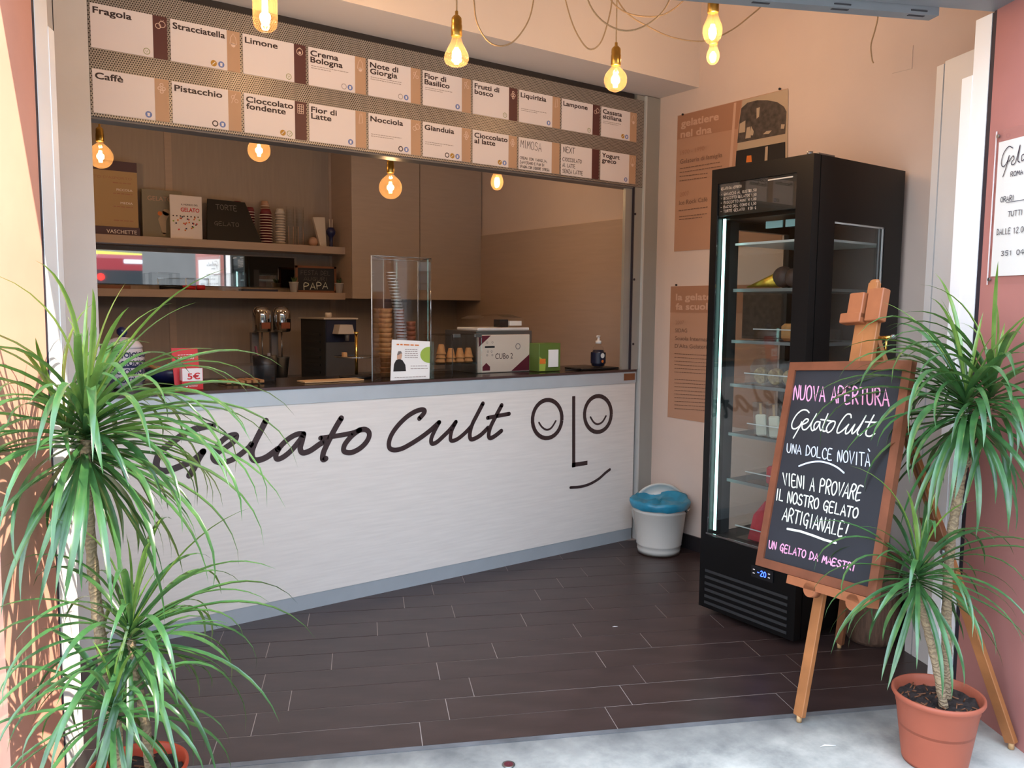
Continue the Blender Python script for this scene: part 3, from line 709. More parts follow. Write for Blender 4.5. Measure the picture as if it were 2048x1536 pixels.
bulb(1426, 112, 3.7, .060, 'drop', 'small amber bulb peeking out below the other one before the right wall', ZC, GO)
bulb(201, 313, 4.3, .125, 'globe', 'large round amber bulb left of the tan price poster, leftmost under the valance', 2.62, GI, .9)
bulb(518, 301, 4.3, .118, 'globe', 'round amber bulb below the Cioccolato fondente card, its socket hidden by the valance', 2.62, GI, .9)
bulb(781, 375, 4.4, .125, 'globe', 'large round amber bulb with brass socket in front of the wall cabinets', 2.62, GI, .9)
bulb(994, 364, 5.0, .080, 'drop', 'small amber bulb beside the right edge of the wall cabinets', 2.62, GI, .8)
# slack festoon cords under the ceiling
def cordloop(pts, label):
    q = smoothline([D(x, y, d) for x, y, d in pts], 8)
    solo(MB().tube(q, .0030, 6), 'festoon_cord', 'cord_beige', label, 'cord', 'slack bulb cords under the ceiling')
cordloop([(945, -60, 3.0), (948, 0, 3.0), (954, 45, 3.0), (974, 80, 3.0), (1000, 92, 3.0), (1028, 82, 3.0), (1055, 45, 3.0), (1067, 0, 3.0), (1070, -60, 3.0)], 'slack beige cord looping down between the pear bulb and the round bulb')
cordloop([(1120, -60, 3.1), (1131, 0, 3.1), (1148, 55, 3.1), (1170, 92, 3.1), (1187, 98, 3.1), (1204, 80, 3.1), (1218, 35, 3.1), (1224, 0, 3.1), (1228, -60, 3.1)], 'short deep cord loop just left of the round bulb cord')
cordloop([(1165, -40, 2.9), (1180, 10, 2.9), (1205, 42, 2.9), (1240, 60, 2.9), (1275, 58, 2.9), (1310, 38, 2.9), (1335, 8, 2.9), (1350, -40, 2.9)], 'wide cord loop crossing behind the round bulb cord')
cordloop([(1200, -50, 3.2), (1222, 0, 3.2), (1250, 24, 3.2), (1290, 33, 3.2), (1330, 28, 3.2), (1370, -3, 3.2), (1390, -50, 3.2)], 'shallow topmost cord loop between the round bulb and the pair')
cordloop([(1215, -40, 3.3), (1250, 22, 3.3), (1300, 55, 3.35), (1350, 76, 3.4), (1410, 82, 3.45), (1460, 62, 3.5), (1500, 32, 3.5), (1527, 6, 3.5), (1550, -40, 3.5)], 'long sagging cord passing behind the pair of bulbs towards the right wall')
cordloop([(1757, -30, 3.4), (1756, 30, 3.42), (1750, 60, 3.45), (1742, 90, 3.5), (1744, 118, 3.52), (1747, 126, 3.52)], 'loose brown wire end dangling near the tall grey panel')
MB().box((XR-.003, 1.98, 2.47), (XR, 2.07, 2.57)).build('cover_plate', 'plaster_warm', wr)

# ---------------------------------------------------------------- back room: cabinets, shelves, mirror
XC0, XC1, YCF = 2.482, XR-.012, 5.40
cab = thing('wall_cabinet', 'taupe two-door wall cabinet hanging on the back wall above the counter', 'cabinet', (3.0, YCF, 1.463))
MB().box((XC0, YCF+.022, 1.463), (XC1, YB, 2.62)).build('body', 'laminate_taupe', cab)
MB().box((XC0, YCF, 1.460), (3.028, YCF+.020, 2.618)).build('door', 'cabinet_door', cab)
MB().box((3.034, YCF, 1.460), (XC1, YCF+.020, 2.618)).build('door', 'cabinet_door', cab)
s1 = solo(MB().box((-.44, 5.52, 1.778), (XC0, YB-.006, 1.828)), 'wall_shelf', 'laminate_taupe', 'upper taupe wall shelf carrying cups and menu cards', 'shelf')
s2 = solo(MB().box((-.44, 5.52, 1.452), (XC0, YB-.006, 1.500)), 'wall_shelf', 'laminate_taupe', 'lower taupe wall shelf under the long mirror', 'shelf')
mi = thing('long_mirror', 'long horizontal mirror between the two wall shelves reflecting the street', 'mirror', (1.3, YB-.01, 1.54))
MB().box((.3, YB-.012, 1.535), (2.19, YB-.003, 1.748)).build('mirror_glass', 'mirror', mi)
fm = MB(); fm.box((.3, YB-.016, 1.748), (2.205, YB-.003, 1.757)); fm.box((2.19, YB-.016, 1.53), (2.205, YB-.003, 1.748)); fm.build('mirror_frame', 'laminate_taupe', mi)
wc = thing('back_worktop', 'low work counter along the back wall behind the serving hatch', 'counter', (1.5, 5.2, 0))
MB().box((-.4, 5.0, .86), (XR-.013, YB-.006, .90)).build('worktop', 'steel', wc)
MB().box((-.4, 5.05, .0), (XR-.013, YB-.006, .859)).build('cabinet_body', 'laminate_taupe', wc)
MB().box((2.9, YB-.03, 1.44), (3.1, YB-.006, 1.463)).build('cabinet_light', 'grey_plastic', cab)

Z1, Z2 = 1.829, 1.501
# things on the upper shelf
t = thing('price_poster', 'tan takeaway price card with plum header and footer reading VASCHETTE', 'sign', (.9, 5.62, Z1))
MB().box((.70, 5.60, Z1+.055), (1.120, 5.606, 2.225)).build('card', 'menu_tan', t)
MB().box((.70, 5.599, 2.225), (1.120, 5.606, 2.285)).build('header_band', 'menu_plum', t)
MB().box((.70, 5.599, Z1+.002), (1.128, 5.606, Z1+.054)).build('footer_band', 'menu_plum', t)
mb = MB(); txt(mb, 'VASCHETTE', (.935, 5.598, Z1+.014), (1.108, 5.598, Z1+.014), Z_, .024, .01); txt(MB(), 'PICCOLA', (1.00, 5.598, 2.105), (1.09, 5.598, 2.105), Z_, .014, .02).build('lettering', 'card_white', t); txt(MB(), 'MEDIA', (1.02, 5.598, 2.025), (1.09, 5.598, 2.025), Z_, .014, .02).build('lettering', 'card_white', t)
mb.build('lettering', 'card_white', t)
mb = MB(); txt(mb, "GELATO D'ASPORTO", (.80, 5.599, 2.175), (1.09, 5.599, 2.175), Z_, .016); 
for z in (2.15, 2.085, 2.005, 1.92): dashes(mb, (.98, 5.599, z), (1.09, 5.599, z), Z_, .006, rl)
mb.build('small_print', 'poster_head', t)
t = thing('gelato_book', 'olive grey gelato book cover leaning behind the white booklet', 'book', (1.27, 5.66, Z1))
MB().box((1.156, 5.66, Z1), (1.40, 5.685, 2.14), bev=.002).build('cover', 'book_olive', t)
mb = MB(); txt(mb, 'GELATO', (1.19, 5.659, 2.07), (1.34, 5.659, 2.07), Z_, .03); mb.build('lettering', 'poster_pale', t)
mb = MB(); mb.ribbon([(1.285, 5.658, 1.86), (1.275, 5.658, 1.95), (1.30, 5.658, 2.0)], .03, NY, [.02, .05, .045]); mb.build('sundae_print', 'photo_beige', t)
disc(MB(), (1.262, 5.657, 1.99), .014, X_, Z_).build('cherry_print', 'orange_print', t)
t = thing('gelato_booklet', 'white booklet reading GELATO in red with rows of small coloured icons', 'book', (1.4, 5.58, Z1))
sl = Matrix.Translation((0, 0, 0))
MB().box((1.306, 5.58, Z1), (1.505, 5.592, 2.108), bev=.002).build('cover', 'card_white', t)
mb = MB(); txt(mb, 'GELATO', (1.372, 5.579, 2.005), (1.487, 5.579, 2.005), Z_, .026, .03); mb.build('title', 'red_card', t)
mb = MB(); txt(mb, 'IL MONDO DEL', (1.375, 5.579, 2.045), (1.480, 5.579, 2.045), Z_, .010, .02)
for i in range(8): disc(MB(), (1.325+i*.022, 5.579, 1.975), .005, X_, Z_, 6).build('icon_print', 'ink_dark', t)
mb.build('subtitle', 'ink_dark', t)
for m_, n_ in (('orange_print', 9), ('cobalt', 7), ('red_card', 6), ('lime', 3)):
    mb = MB()
    for i in range(n_): x, z = 1.32+rl.random()*.165, 1.875+rl.random()*.09; mb.poly([(x, 5.579, z), (x+.009, 5.579, z+.002), (x+.008, 5.579, z+.011), (x-.002, 5.579, z+.009)])
    mb.build('icon_print', m_, t)
t = thing('small_blackboard', 'dark blackboard with faint chalk writing leaning on the upper shelf beside the cups', 'blackboard', (1.65, 5.56, Z1))
MB().slab([Vector((1.525, 5.545, Z1)), Vector((1.885, 5.545, Z1)), Vector((1.800, 5.62, 2.10)), Vector((1.552, 5.62, 2.105))], (0, .012, 0)).build('board', 'photo_black', t)
mb = MB(); hand(MB(), 'TORTE', (1.60, 5.605, 2.07), (1.74, 5.605, 2.07), (1.74, 5.597, 2.035), (1.60, 5.597, 2.04), .004, NY, rl).build('chalk_writing', 'grey_plastic', t); hand(mb, 'GELATO', (1.58, 5.57, 1.955), (1.74, 5.57, 1.955), (1.74, 5.565, 1.93), (1.58, 5.565, 1.93), .003, NY, rl)
mb.build('chalk_writing', 'grey_plastic', t)
def cupstack(name, lab, x, y, z0, n, r, h, m1, m2, group, top=True, step=.018, tilt=0):
    t = thing(name, lab, 'cups', (x, y, z0), 0, group)
    for k in range(n):
        b = MB().lathe([(r*.80, 0), (r, step*.62), (r*1.03, step*.62), (r*1.03, step*.98), (r*.98, step)], 18, (0, 0, k*step))
        b.build('cup', m1 if k % 2 == 0 else m1, t, local=True)
        MB().lathe([(r*1.045, step*.66), (r*1.05, step*.95)], 18, (0, 0, k*step), cap=False).build('rim', m2, t, local=True)
    if top: MB().lathe([(r*1.0, 0), (r*.72, h), (r*.1, h+.001)], 18, (0, 0, n*step)).build('top_cup', m1, t, local=True)
    return t
cupstack('cup_stack', 'tall stack of dark red striped paper cups directly behind the blackboard', 1.76, 5.66, Z1, 13, .032, .045, 'cup_red', 'cup_paper', 'stacks of gelato cups on the upper shelf')
cupstack('cup_stack', 'middle stack of dark red striped paper cups, second from the blackboard', 1.845, 5.66, Z1, 12, .032, .03, 'cup_red', 'cup_paper', 'stacks of gelato cups on the upper shelf')
cupstack('cup_stack', 'short front stack of red and white striped paper cups with an upturned cup on top', 1.935, 5.60, Z1, 11, .041, .038, 'cup_red', 'cup_paper', 'stacks of gelato cups on the upper shelf')
cupstack('cup_stack', 'stack of plain white paper cups right of the red striped cups', 2.035, 5.60, Z1, 12, .033, .03, 'cup_paper', 'cup_paper', 'stacks of gelato cups on the upper shelf')
cupstack('cup_stack', 'back stack of pale beige paper cups topped by a white lid', 1.965, 5.70, Z1, 15, .030, .03, 'poster_pale', 'cup_paper', 'stacks of gelato cups on the upper shelf')
for i, x in enumerate((2.115, 2.185)):
    t = thing('clear_cup_stack', ('left' if i == 0 else 'right')+' one of two tall stacks of clear plastic cups on the upper shelf', 'cups', (x, 5.62, Z1), 0, 'clear cup stacks')
    for k in range(12): MB().lathe([(.024, 0), (.029, .05), (.031, .05)], 16, (0, 0, k*.02), cap=False).build('cup', 'acrylic', t, local=True)
    MB().tube([(-.02, -.022, 0), (-.02, -.022, .13)], .002, 4).build('spoon', 'poster_pale', t, local=True)
    MB().tube([(.012, -.026, 0), (.012, -.026, .13)], .002, 4).build('spoon', 'poster_pale', t, local=True)
t = thing('paper_scoop', 'tilted pale paper bag of napkins standing near the end of the upper shelf', 'paper bag', (2.33, 5.62, Z1))
MB().slab([Vector((2.33, 5.60, Z1)), Vector((2.375, 5.60, Z1)), Vector((2.365, 5.60, 2.04)), Vector((2.275, 5.60, 2.035))], (0, .03, 0)).build('bag', 'cup_paper', t)
t = thing('straw_holder', 'dark figurine-like straw holder with two straws at the end of the upper shelf', 'straw holder', (2.41, 5.60, Z1))
MB().lathe([(.020, 0), (.012, .015), (.013, .07), (.030, .095), (.034, .115), (.022, .14)], 14).build('holder', 'cobalt', t, local=True)
for dx in (-.008, .008): MB().tube([(dx, 0, .1), (dx*1.4, 0, .20)], .004, 6).build('straw', 'cup_paper', t, local=True)
solo(MB().sphere((2.29, 5.64, Z1+.035), .035, 16), 'paper_ball', 'poster_pale', 'small round beige ball ornament beside the clear cups', 'ornament')
# things on the lower shelf
t = thing('framed_chalkboard', 'small orange wood framed chalkboard reading PAPA on the lower shelf between two pots', 'blackboard', (2.28, 5.58, Z2))
MB().box((2.145, 5.575, Z2+.012), (2.42, 5.583, 1.675)).build('board', 'chalkboard', t)
fm = MB(); fm.box((2.13, 5.57, Z2), (2.435, 5.588, Z2+.014)); fm.box((2.13, 5.57, 1.673), (2.435, 5.588, 1.688)); fm.box((2.13, 5.57, Z2), (2.146, 5.588, 1.688)); fm.box((2.419, 5.57, Z2), (2.435, 5.588, 1.688)); fm.build('frame', 'wood_dark', t)
mb = MB(); hand(mb, 'PAPA', (2.19, 5.574, 1.565), (2.37, 5.574, 1.575), (2.37, 5.574, 1.530), (2.19, 5.574, 1.520), .005, NY, rl); mb.build('chalk_writing', 'chalk_white', t)
mb = MB(); hand(MB(), 'FESTA DEL', (2.17, 5.574, 1.655), (2.39, 5.574, 1.655), (2.39, 5.574, 1.625), (2.17, 5.574, 1.625), .002, NY, rl).build('chalk_writing', 'grey_plastic', t); hand(mb, 'AUGURI', (2.19, 5.574, 1.61), (2.37, 5.574, 1.61), (2.37, 5.574, 1.585), (2.19, 5.574, 1.585), .002, NY, rl); mb.build('chalk_writing', 'grey_plastic', t)
for i, x in enumerate((2.115, 2.455)):
    t = thing('succulent_pot', ('left' if i == 0 else 'right')+' one of two small white pots with a dark succulent flanking the PAPA board', 'plant pot', (x, 5.57, Z2), 0, 'small succulent pots')
    MB().lathe([(.024, 0), (.032, .066), (.034, .066), (.034, .07)], 18).build('pot', 'white_plastic', t, local=True)
    mb = MB()
    for k in range(14): a = k*2.4; q = .012+.018*R.random(); mb.tube([(0, 0, .06), (q*math.cos(a), q*math.sin(a), .095+.015*R.random())], .006, 5, rr=[.007, .001])
    mb.build('succulent', 'leaf_cactus', t, local=True)
t = thing('tray_of_tongs', 'dark tongs with red handles lying on the lower shelf before the mirror', 'tongs', (1.35, 5.57, Z2))
MB().tube([(1.22, 5.545, Z2+.012), (1.30, 5.54, Z2+.018), (1.38, 5.545, Z2+.012)], .012, 8).build('handle', 'black_plastic', t)
MB().tube([(1.36, 5.545, Z2+.016), (1.44, 5.545, Z2+.014)], .013, 8).build('grip', 'red_card', t)
MB().tube([(1.45, 5.545, Z2+.016), (1.50, 5.545, Z2+.018)], .016, 8).build('grip', 'red_card', t)
t = thing('clear_box', 'clear acrylic box standing on the lower shelf in front of the mirror', 'box', (1.2, 5.62, Z2))
MB().box((1.19, 5.60, Z2), (1.36, 5.70, 1.61)).build('box', 'acrylic', t)
solo(MB().box((1.62, 5.56, Z2), (1.78, 5.66, Z2+.118)), 'clear_box', 'acrylic', 'low clear lidded box on the lower shelf, further right before the mirror', 'box')
solo(MB().box((1.75, 5.54, Z2), (1.99, 5.64, Z2+.014)), 'paper_stack', 'navy_label', 'flat blue booklet lying on the lower shelf left of the PAPA board', 'booklet')
solo(MB().box((.55, 5.54, Z2), (1.05, 5.64, Z2+.02)), 'paper_stack', 'wood_dark', 'flat brown folder lying at the left of the lower shelf', 'folder')

# things on the back worktop
def mixer(x, lab):
    t = thing('milkshake_mixer', lab, 'mixer', (x, 5.25, .90), 0, 'chrome milkshake mixers')
    MB().box((-.06, .03, 0), (.06, .14, .03), bev=.006).build('base', 'black_plastic', t, local=True)
    MB().box((-.05, .06, .03), (.0, .10, .33), bev=.004).build('column', 'grey_plastic', t, local=True)
    MB().lathe([(.030, .33), (.056, .335), (.060, .345), (.060, .44), (.056, .47), (.040, .492), (.015, .50), (.001, .502)], 28, (0, .0, 0)).build('motor_head', 'chrome', t, local=True)
    MB().box((-.022, -.063, .355), (.035, -.052, .395)).build('badge_panel', 'cup_brown', t, local=True)
    MB().tube([(0, 0, .33), (0, 0, .12)], .005, 8).build('spindle', 'steel', t, local=True)
    MB().lathe([(.034, 0), (.048, .13), (.052, .135), (.050, .137), (.045, .13), (.031, .01)], 24, (0, 0, .03)).build('cup', 'steel', t, local=True)
mixer(1.775, 'left one of two chrome milkshake mixers behind the counter')
mixer(1.905, 'right one of two chrome milkshake mixers behind the counter')
t = thing('cream_machine', 'black whipped cream machine with steel front and beige tap head on the back worktop', 'machine', (2.2, 5.2, .90))
MB().box((2.104, 5.0, .90), (2.322, 5.42, 1.318)).build('body', 'fridge_dark', t)
MB().box((2.108, 4.992, 1.17), (2.318, 5.0, 1.31)).build('header', 'navy_label', t)
MB().box((2.108, 4.994, .905), (2.318, 5.0, 1.168)).build('front_plate', 'steel', t)
MB().box((2.09, 4.985, 1.318), (2.33, 5.43, 1.328)).build('top_plate', 'beige_plastic', t)
MB().lathe([(.022, 0), (.022, .03), (.018, .034)], 16, (2.17, 5.1, 1.328)).build('cap', 'beige_plastic', t)
MB().slab([Vector((2.150, 4.90, 1.225)), Vector((2.265, 4.90, 1.225)), Vector((2.250, 4.90, 1.285)), Vector((2.165, 4.90, 1.285))], (0, .095, 0)).build('tap_head', 'beige_plastic', t)
MB().lathe([(.012, 0), (.016, .045)], 12, (2.225, 4.93, 1.18)).build('nozzle', 'grey_plastic', t)
for k in range(6): MB().box((2.098, 5.08+0*k, .96+k*.05), (2.104, 5.34, .975+k*.05)).build('vent_slot', 'black_plastic', t)
t = thing('utensil_tub', 'dark utensil tub holding a scoop behind the counter, left of the cream machine', 'tub', (1.33, 3.90, 1.0425))
MB().lathe([(.05, 0), (.058, .12), (.054, .12), (.046, .01)], 20).build('tub', 'black_plastic', t, local=True)
MB().tube([(-.02, 0, .05), (-.045, 0, .165)], .006, 6).build('handle', 'burgundy', t, local=True)
MB().tube([(.02, 0, .02), (.02, 0, .13)], .008, 6).build('handle', 'grey_plastic', t, local=True)

# things on the serving counter
ZT = 1.0445
t = thing('ceramic_jar', 'blue and white patterned ceramic jar with knobbed lid on the counter', 'jar', (.68, 3.80, ZT))
MB().lathe([(.06, 0), (.075, .01), (.085, .05), (.085, .14), (.078, .165), (.078, .170)], 32).build('body', 'ceramic', t, local=True)
MB().lathe([(.079, .170), (.079, .180), (.065, .2), (.03, .215), (.012, .218), (.012, .225), (.02, .235), (.02, .25), (.008, .26), (.001, .261)], 28).build('lid', 'ceramic', t, local=True)
MB().lathe([(.013, .218), (.013, .225), (.021, .235), (.021, .25), (.008, .262), (.001, .263)], 20).build('lid_knob', 'cobalt', t, local=True)
mb = MB()
for z in (.04, .075, .11, .145): 
    for k in range(18):
        a = 2*pi*(k+(.5 if int(z*1000) % 2 else 0))/18; rr_ = .0856 if z > .045 else .0845; c = Vector((rr_*math.cos(a), rr_*math.sin(a), z)); tx_ = Vector((-math.sin(a), math.cos(a), 0))
        disc(mb, c, .0115, tx_, Z_, 10, .0065)
        mb.ribbon([c+tx_*.012-Z_*.012, c+tx_*.016, c+tx_*.012+Z_*.012], .004, Vector((math.cos(a), math.sin(a), 0)))
mb.build('cobalt_pattern', 'cobalt', t, local=True)
MB().lathe([(.0858, .09), (.0858, .10)], 32, cap=False).build('cobalt_band', 'cobalt', t, local=True)
t = thing('blue_bowl', 'dark blue bowl with wafer cones beside the ceramic jar', 'bowl', (.885, 3.83, ZT))
MB().lathe([(.05, 0), (.095, .03), (.115, .075), (.110, .075), (.09, .035), (.04, .01)], 28).build('bowl', 'cobalt', t, local=True)
for a in (0.2, 1.2, 2.4): MB().lathe([(.02, 0), (.002, .09)], 12, m=Matrix.Translation((.03*math.cos(a), .03*math.sin(a), .06)) @ Matrix.Rotation(1.2, 4, (math.cos(a+2), math.sin(a+2), 0))).build('wafer_cone', 'cone_wafer', t, local=True)
t = thing('payment_stand', 'red cardboard stand reading SATISPAY and 5\u20ac on the counter edge', 'display stand', (.89, 3.62, ZT))
q = [P(342, 697, 'Y', 3.64), P(394, 696, 'Y', 3.64)]
MB().slab([Vector((.842, 3.60, ZT)), Vector((.948, 3.60, ZT)), Vector((.945, 3.63, 1.218)), Vector((.838, 3.63, 1.220))], (0, .004, 0)).build('back_card', 'red_card', t)
MB().box((.862, 3.565, ZT), (.948, 3.600, 1.135)).build('leaflet_holder', 'red_card', t)
MB().box((.864, 3.5635, 1.082), (.946, 3.5648, 1.136)).build('price_card', 'card_white', t)
MB().slab([Vector((.8618, 3.566, 1.085)), Vector((.8618, 3.598, 1.085)), Vector((.8618, 3.598, 1.136)), Vector((.8618, 3.566, 1.136))], (-.0006, 0, 0)).build('side_paper', 'card_white', t)
mb = MB(); txt(mb, '5\u20ac', (.885, 3.563, 1.090), (.935, 3.563, 1.090), Z_, .026, .04); mb.build('lettering', 'red_card', t)
mb = MB(); txt(mb, 'SATISPAY', (.862, 3.617, 1.170), (.930, 3.617, 1.172), Z_, .014, .035); mb.build('lettering', 'card_white', t); dashes(MB(), (.862, 3.620, 1.188), (.930, 3.620, 1.190), Z_, .003, rl).build('small_print', 'card_white', t); mb = MB(); txt(mb, 'SATISPAY', (.89, 3.563, 1.058), (.925, 3.563, 1.058), Z_, .006, .02); mb.build('lettering', 'card_white', t)
disc(MB(), (.880, 3.563, 1.062), .005, X_, Z_, 8).build('round_mark', 'card_white', t)
t = thing('cake_dome', 'low clear cake cover with wafers under it on the counter behind the red stand', 'cake cover', (1.18, 3.78, ZT))
MB().box((-.12, -.1, 0), (.12, .1, .085)).build('cover', 'acrylic', t, local=True)
for k in range(6): MB().box((-.09+k*.03, -.07, .004), (-.07+k*.03, .07, .016)).build('wafer', 'cone_wafer', t, local=True)
t = thing('cone_rack', 'brass post with a clear ring shelf on a black round base on the counter', 'cone rack', (1.765, 3.80, ZT))
MB().lathe([(.085, 0), (.085, .008), (.02, .014)], 28).build('base', 'black_plastic', t, local=True)
MB().cyl((0, 0, .012), (0, 0, .222), .0075).build('post', 'brass_bright', t, local=True)
MB().lathe([(.012, .222), (.012, .230), (.001, .231)], 16, cap=False).build('finial', 'brass_bright', t, local=True)
MB().lathe([(.02, .10), (.115, .103), (.115, .108), (.02, .106)], 32, cap=False).build('ring_shelf', 'acrylic_edge', t, local=True)
MB().box((-.088, -.04, .108), (-.068, -.02, .13)).build('clip', 'cone_wafer', t, local=True)
# tall acrylic dispenser
t = thing('acrylic_dispenser', 'tall clear acrylic cup dispenser standing on the counter', 'dispenser', (1.93, 3.65, ZT))
c4 = [Vector((1.735, 3.56, ZT)), Vector((2.06, 3.56, ZT)), Vector((2.12, 3.80, ZT)), Vector((1.92, 3.80, ZT))]
for i in range(4):
    a, b = c4[i], c4[(i+1) % 4]; n_ = (b-a).cross(Z_).normalized()
    MB().slab([a, b, b+Z_*.60, a+Z_*.60], n_*-.003).build('pane', 'acrylic', t)
    MB().cyl(a, a+Z_*.60, .003, n=6).build('pane_edge', 'rail_white' if i != 1 else 'acrylic_edge', t)
mb = MB()
for i in range(4): mb.cyl(c4[i]+Z_*.60, c4[(i+1) % 4]+Z_*.60, .003, n=6)
mb.build('top_edge', 'acrylic_edge', t)
t = thing('clear_cup_column', 'curved leaning column of nested clear plastic cups inside the acrylic dispenser', 'cups', (1.97, 3.68, ZT))
N_ = 34
for k in range(N_):
    s = k/(N_-1); x = 1.975-.075*s**1.6; z = ZT+.02+.50*s
    MB().lathe([(.020, -.010), (.0245, .008), (.0265, .008), (.0265, .0105), (.024, .011)], 16, (x, 3.68, z), cap=False).build('cup', 'clear_glass', t)
    MB().lathe([(.0262, .0075), (.0268, .0105)], 16, (x, 3.68, z), cap=False).build('rim', 'rail_white', t)
for (px, py, pb, r_, nm) in ((771, 617, 720, .036, 'widest stack of tan wafer cups inside the acrylic dispenser'), (800, 618, 720, .022, 'narrow stack of wafer cups behind the clear cup column'), (822, 643, 720, .026, 'short dark stack of wafer cups at the right inside the dispenser')):
    a = P(px, py, 'Y', 3.76); n_ = 14 if r_ > .03 else 11
    t = thing('wafer_cup_stack', nm, 'cups', (a.x, a.y, ZT), 0, 'wafer cup stacks in the dispenser'); hh = (a.z-ZT)/n_
    for k in range(n_): MB().lathe([(r_*.82*(1 if k > 3 else .8), 0), (r_*(1 if k > 3 else .85), hh*.9), (r_*.95, hh)], 16, (0, 0, k*hh)).build('cup', 'cone_wafer' if r_ > .03 else 'cup_brown', t, local=True)
# flyer in a plastic sleeve on the dispenser front
t = thing('flyer_sleeve', 'white flyer with a portrait in dark clothes in a clear sleeve, leaning on the dispenser', 'flyer', (1.95, 3.545, ZT))
fa = [P(781, 762, 'Y', 3.535), P(859, 758, 'Y', 3.535), P(860, 683, 'Y', 3.55), P(784, 679, 'Y', 3.55)]
for p_ in fa[:2]: p_.z = ZT+.001
MB().slab(fa, (0, .002, 0)).build('paper', 'paper', t)
def FQ(x, y): # point on the flyer, unit square
    return (fa[0]*(1-x)+fa[1]*x)*(1-y)+(fa[3]*(1-x)+fa[2]*x)*y+Vector((0, -.0012, 0))
mb = MB(); mb.poly([FQ(.06, .22), FQ(.38, .22), FQ(.36, .38), FQ(.28, .50), FQ(.20, .53), FQ(.12, .50), FQ(.07, .40)]); mb.build('portrait_clothes', 'photo_black', t)
MB().poly([FQ(.14, .52), FQ(.25, .52), FQ(.27, .62), FQ(.24, .69), FQ(.17, .69), FQ(.14, .62)]).build('portrait_head', 'poster_pale', t)
MB().poly([FQ(.14, .64), FQ(.16, .60), FQ(.25, .64), FQ(.27, .66), FQ(.24, .72), FQ(.17, .72)]).build('portrait_hair', 'grey_plastic', t)
MB().poly([FQ(1, .42)]+[FQ(1-.26*math.sin(a), .64-.22*math.cos(a)) for a in [pi*k/10 for k in range(1, 10)]]+[FQ(1, .86)]).build('round_print', 'lime', t)
mb = MB(); [dashes(mb, FQ(.34, .76-.05*k), FQ(.68, .76-.05*k), Z_, .003, rl) for k in range(5)]; [dashes(mb, FQ(.5, .34-.07*k), FQ(.95, .34-.07*k), Z_, .003, rl) for k in range(2)]; dashes(mb, FQ(.1, .06), FQ(.9, .06), Z_, .003, rl); mb.build('small_print', 'ink_grey', t)
mb = MB(); dashes(mb, FQ(.12, .87), FQ(.7, .87), Z_, .006, rl); mb.build('heading', 'orange_print', t)
MB().slab([fa[1], P(868, 758, 'Y', 3.535), P(868, 683, 'Y', 3.55), fa[2]], (0, .001, 0)).build('sleeve_edge', 'bag_plastic', t)
# cone case
t = thing('cone_case', 'clear acrylic case with metal clips holding ice cream cones on the counter', 'case', (2.3, 3.70, ZT))
a0, a1 = Vector((2.165, 3.66, ZT)), Vector((2.435, 3.86, ZT+.215))
for n_, (p0, p1) in {'pane': ((a0.x, a0.y, a0.z), (a1.x, a0.y+.003, a1.z)), 'pane_b': ((a0.x, a1.y-.003, a0.z), (a1.x, a1.y, a1.z)), 'pane_c': ((a0.x, a0.y, a0.z), (a0.x+.003, a1.y, a1.z)), 'pane_d': ((a1.x-.003, a0.y, a0.z), (a1.x, a1.y, a1.z)), 'pane_e': ((a0.x, a0.y, a1.z-.003), (a1.x, a1.y, a1.z))}.items():
    MB().box(p0, p1).build('pane', 'acrylic', t)
MB().box((2.17, 3.69, ZT+.055), (2.425, 3.85, ZT+.062)).build('tray', 'acrylic_edge', t)
for x in (2.25, 2.385): MB().box((x, 3.652, a1.z-.016), (x+.045, 3.668, a1.z+.004), bev=.002).build('clip', 'steel', t)
MB().box((2.245, 3.655, ZT), (2.249, 3.66, a1.z)).build('pane_edge', 'acrylic_edge', t)
for i, (px, n_, lab) in enumerate(((881, 3, 'upturned wafer cones stacked in a tall pile at the left inside the cone case'), (901, 2, 'second pile of upturned wafer cones inside the cone case'), (919, 2, 'third pile of upturned wafer cones, one leaning, inside the cone case'), (936, 2, 'rightmost pile of upturned wafer cones inside the cone case'))):
    a = P(px, 725, 'Y', 3.75); t = thing('wafer_cone_pile', lab, 'cones', (a.x, a.y, ZT+.063), 0, 'wafer cones in the case')
    for k in range(n_): MB().lathe([(.026, 0), (.028, .006), (.024, .010), (.014, .052), (.012, .054)], 18, (0.002*k, 0, .022*k+(.0)), ).build('cone', 'cone_wafer', t, local=True)
# boxed machine CUBo 2
t = thing('batch_machine', 'boxy counter machine with cream front, burgundy corners and the words CUBo 2', 'machine', (2.62, 3.8, ZT))
x0, x1, y0, z1_ = 2.445, 2.80, 3.72, 1.262
MB().box((x0-.006, y0+.004, ZT), (x1+.02, 4.05, z1_+.012)).build('body', 'steel', t)
MB().box((x0, y0-.006, ZT), (x1, y0+.004, z1_-.008), bev=.003).build('front_panel', 'beige_plastic', t)
yy = y0-.007
MB().poly([(x0+.004, yy, z1_-.012), (x0+.004, yy, z1_-.075), (x0+.085, yy, z1_-.012)][::-1]).build('corner_print', 'burgundy', t)
MB().poly([(x1-.004, yy, ZT+.004), (x1-.004, yy, ZT+.095), (x1-.13, yy, ZT+.004)][::-1]).build('corner_print', 'burgundy', t)
mb = MB(); txt(mb, 'CUBo 2', (x0+.115, yy, ZT+.075), (x0+.235, yy, ZT+.075), Z_, .032); mb.build('lettering', 'ink_dark', t)
mb = MB(); mb.poly([(x0+.03, yy, ZT+.012), (x0+.08, yy, ZT+.012), (x0+.08, yy, ZT+.034), (x0+.055, yy, ZT+.055), (x0+.03, yy, ZT+.034)]); mb.build('logo_print', 'burgundy', t)
MB().box((x0+.045, yy-.001, z1_-.08), (x0+.11, yy, z1_-.07)).build('switch', 'black_plastic', t)
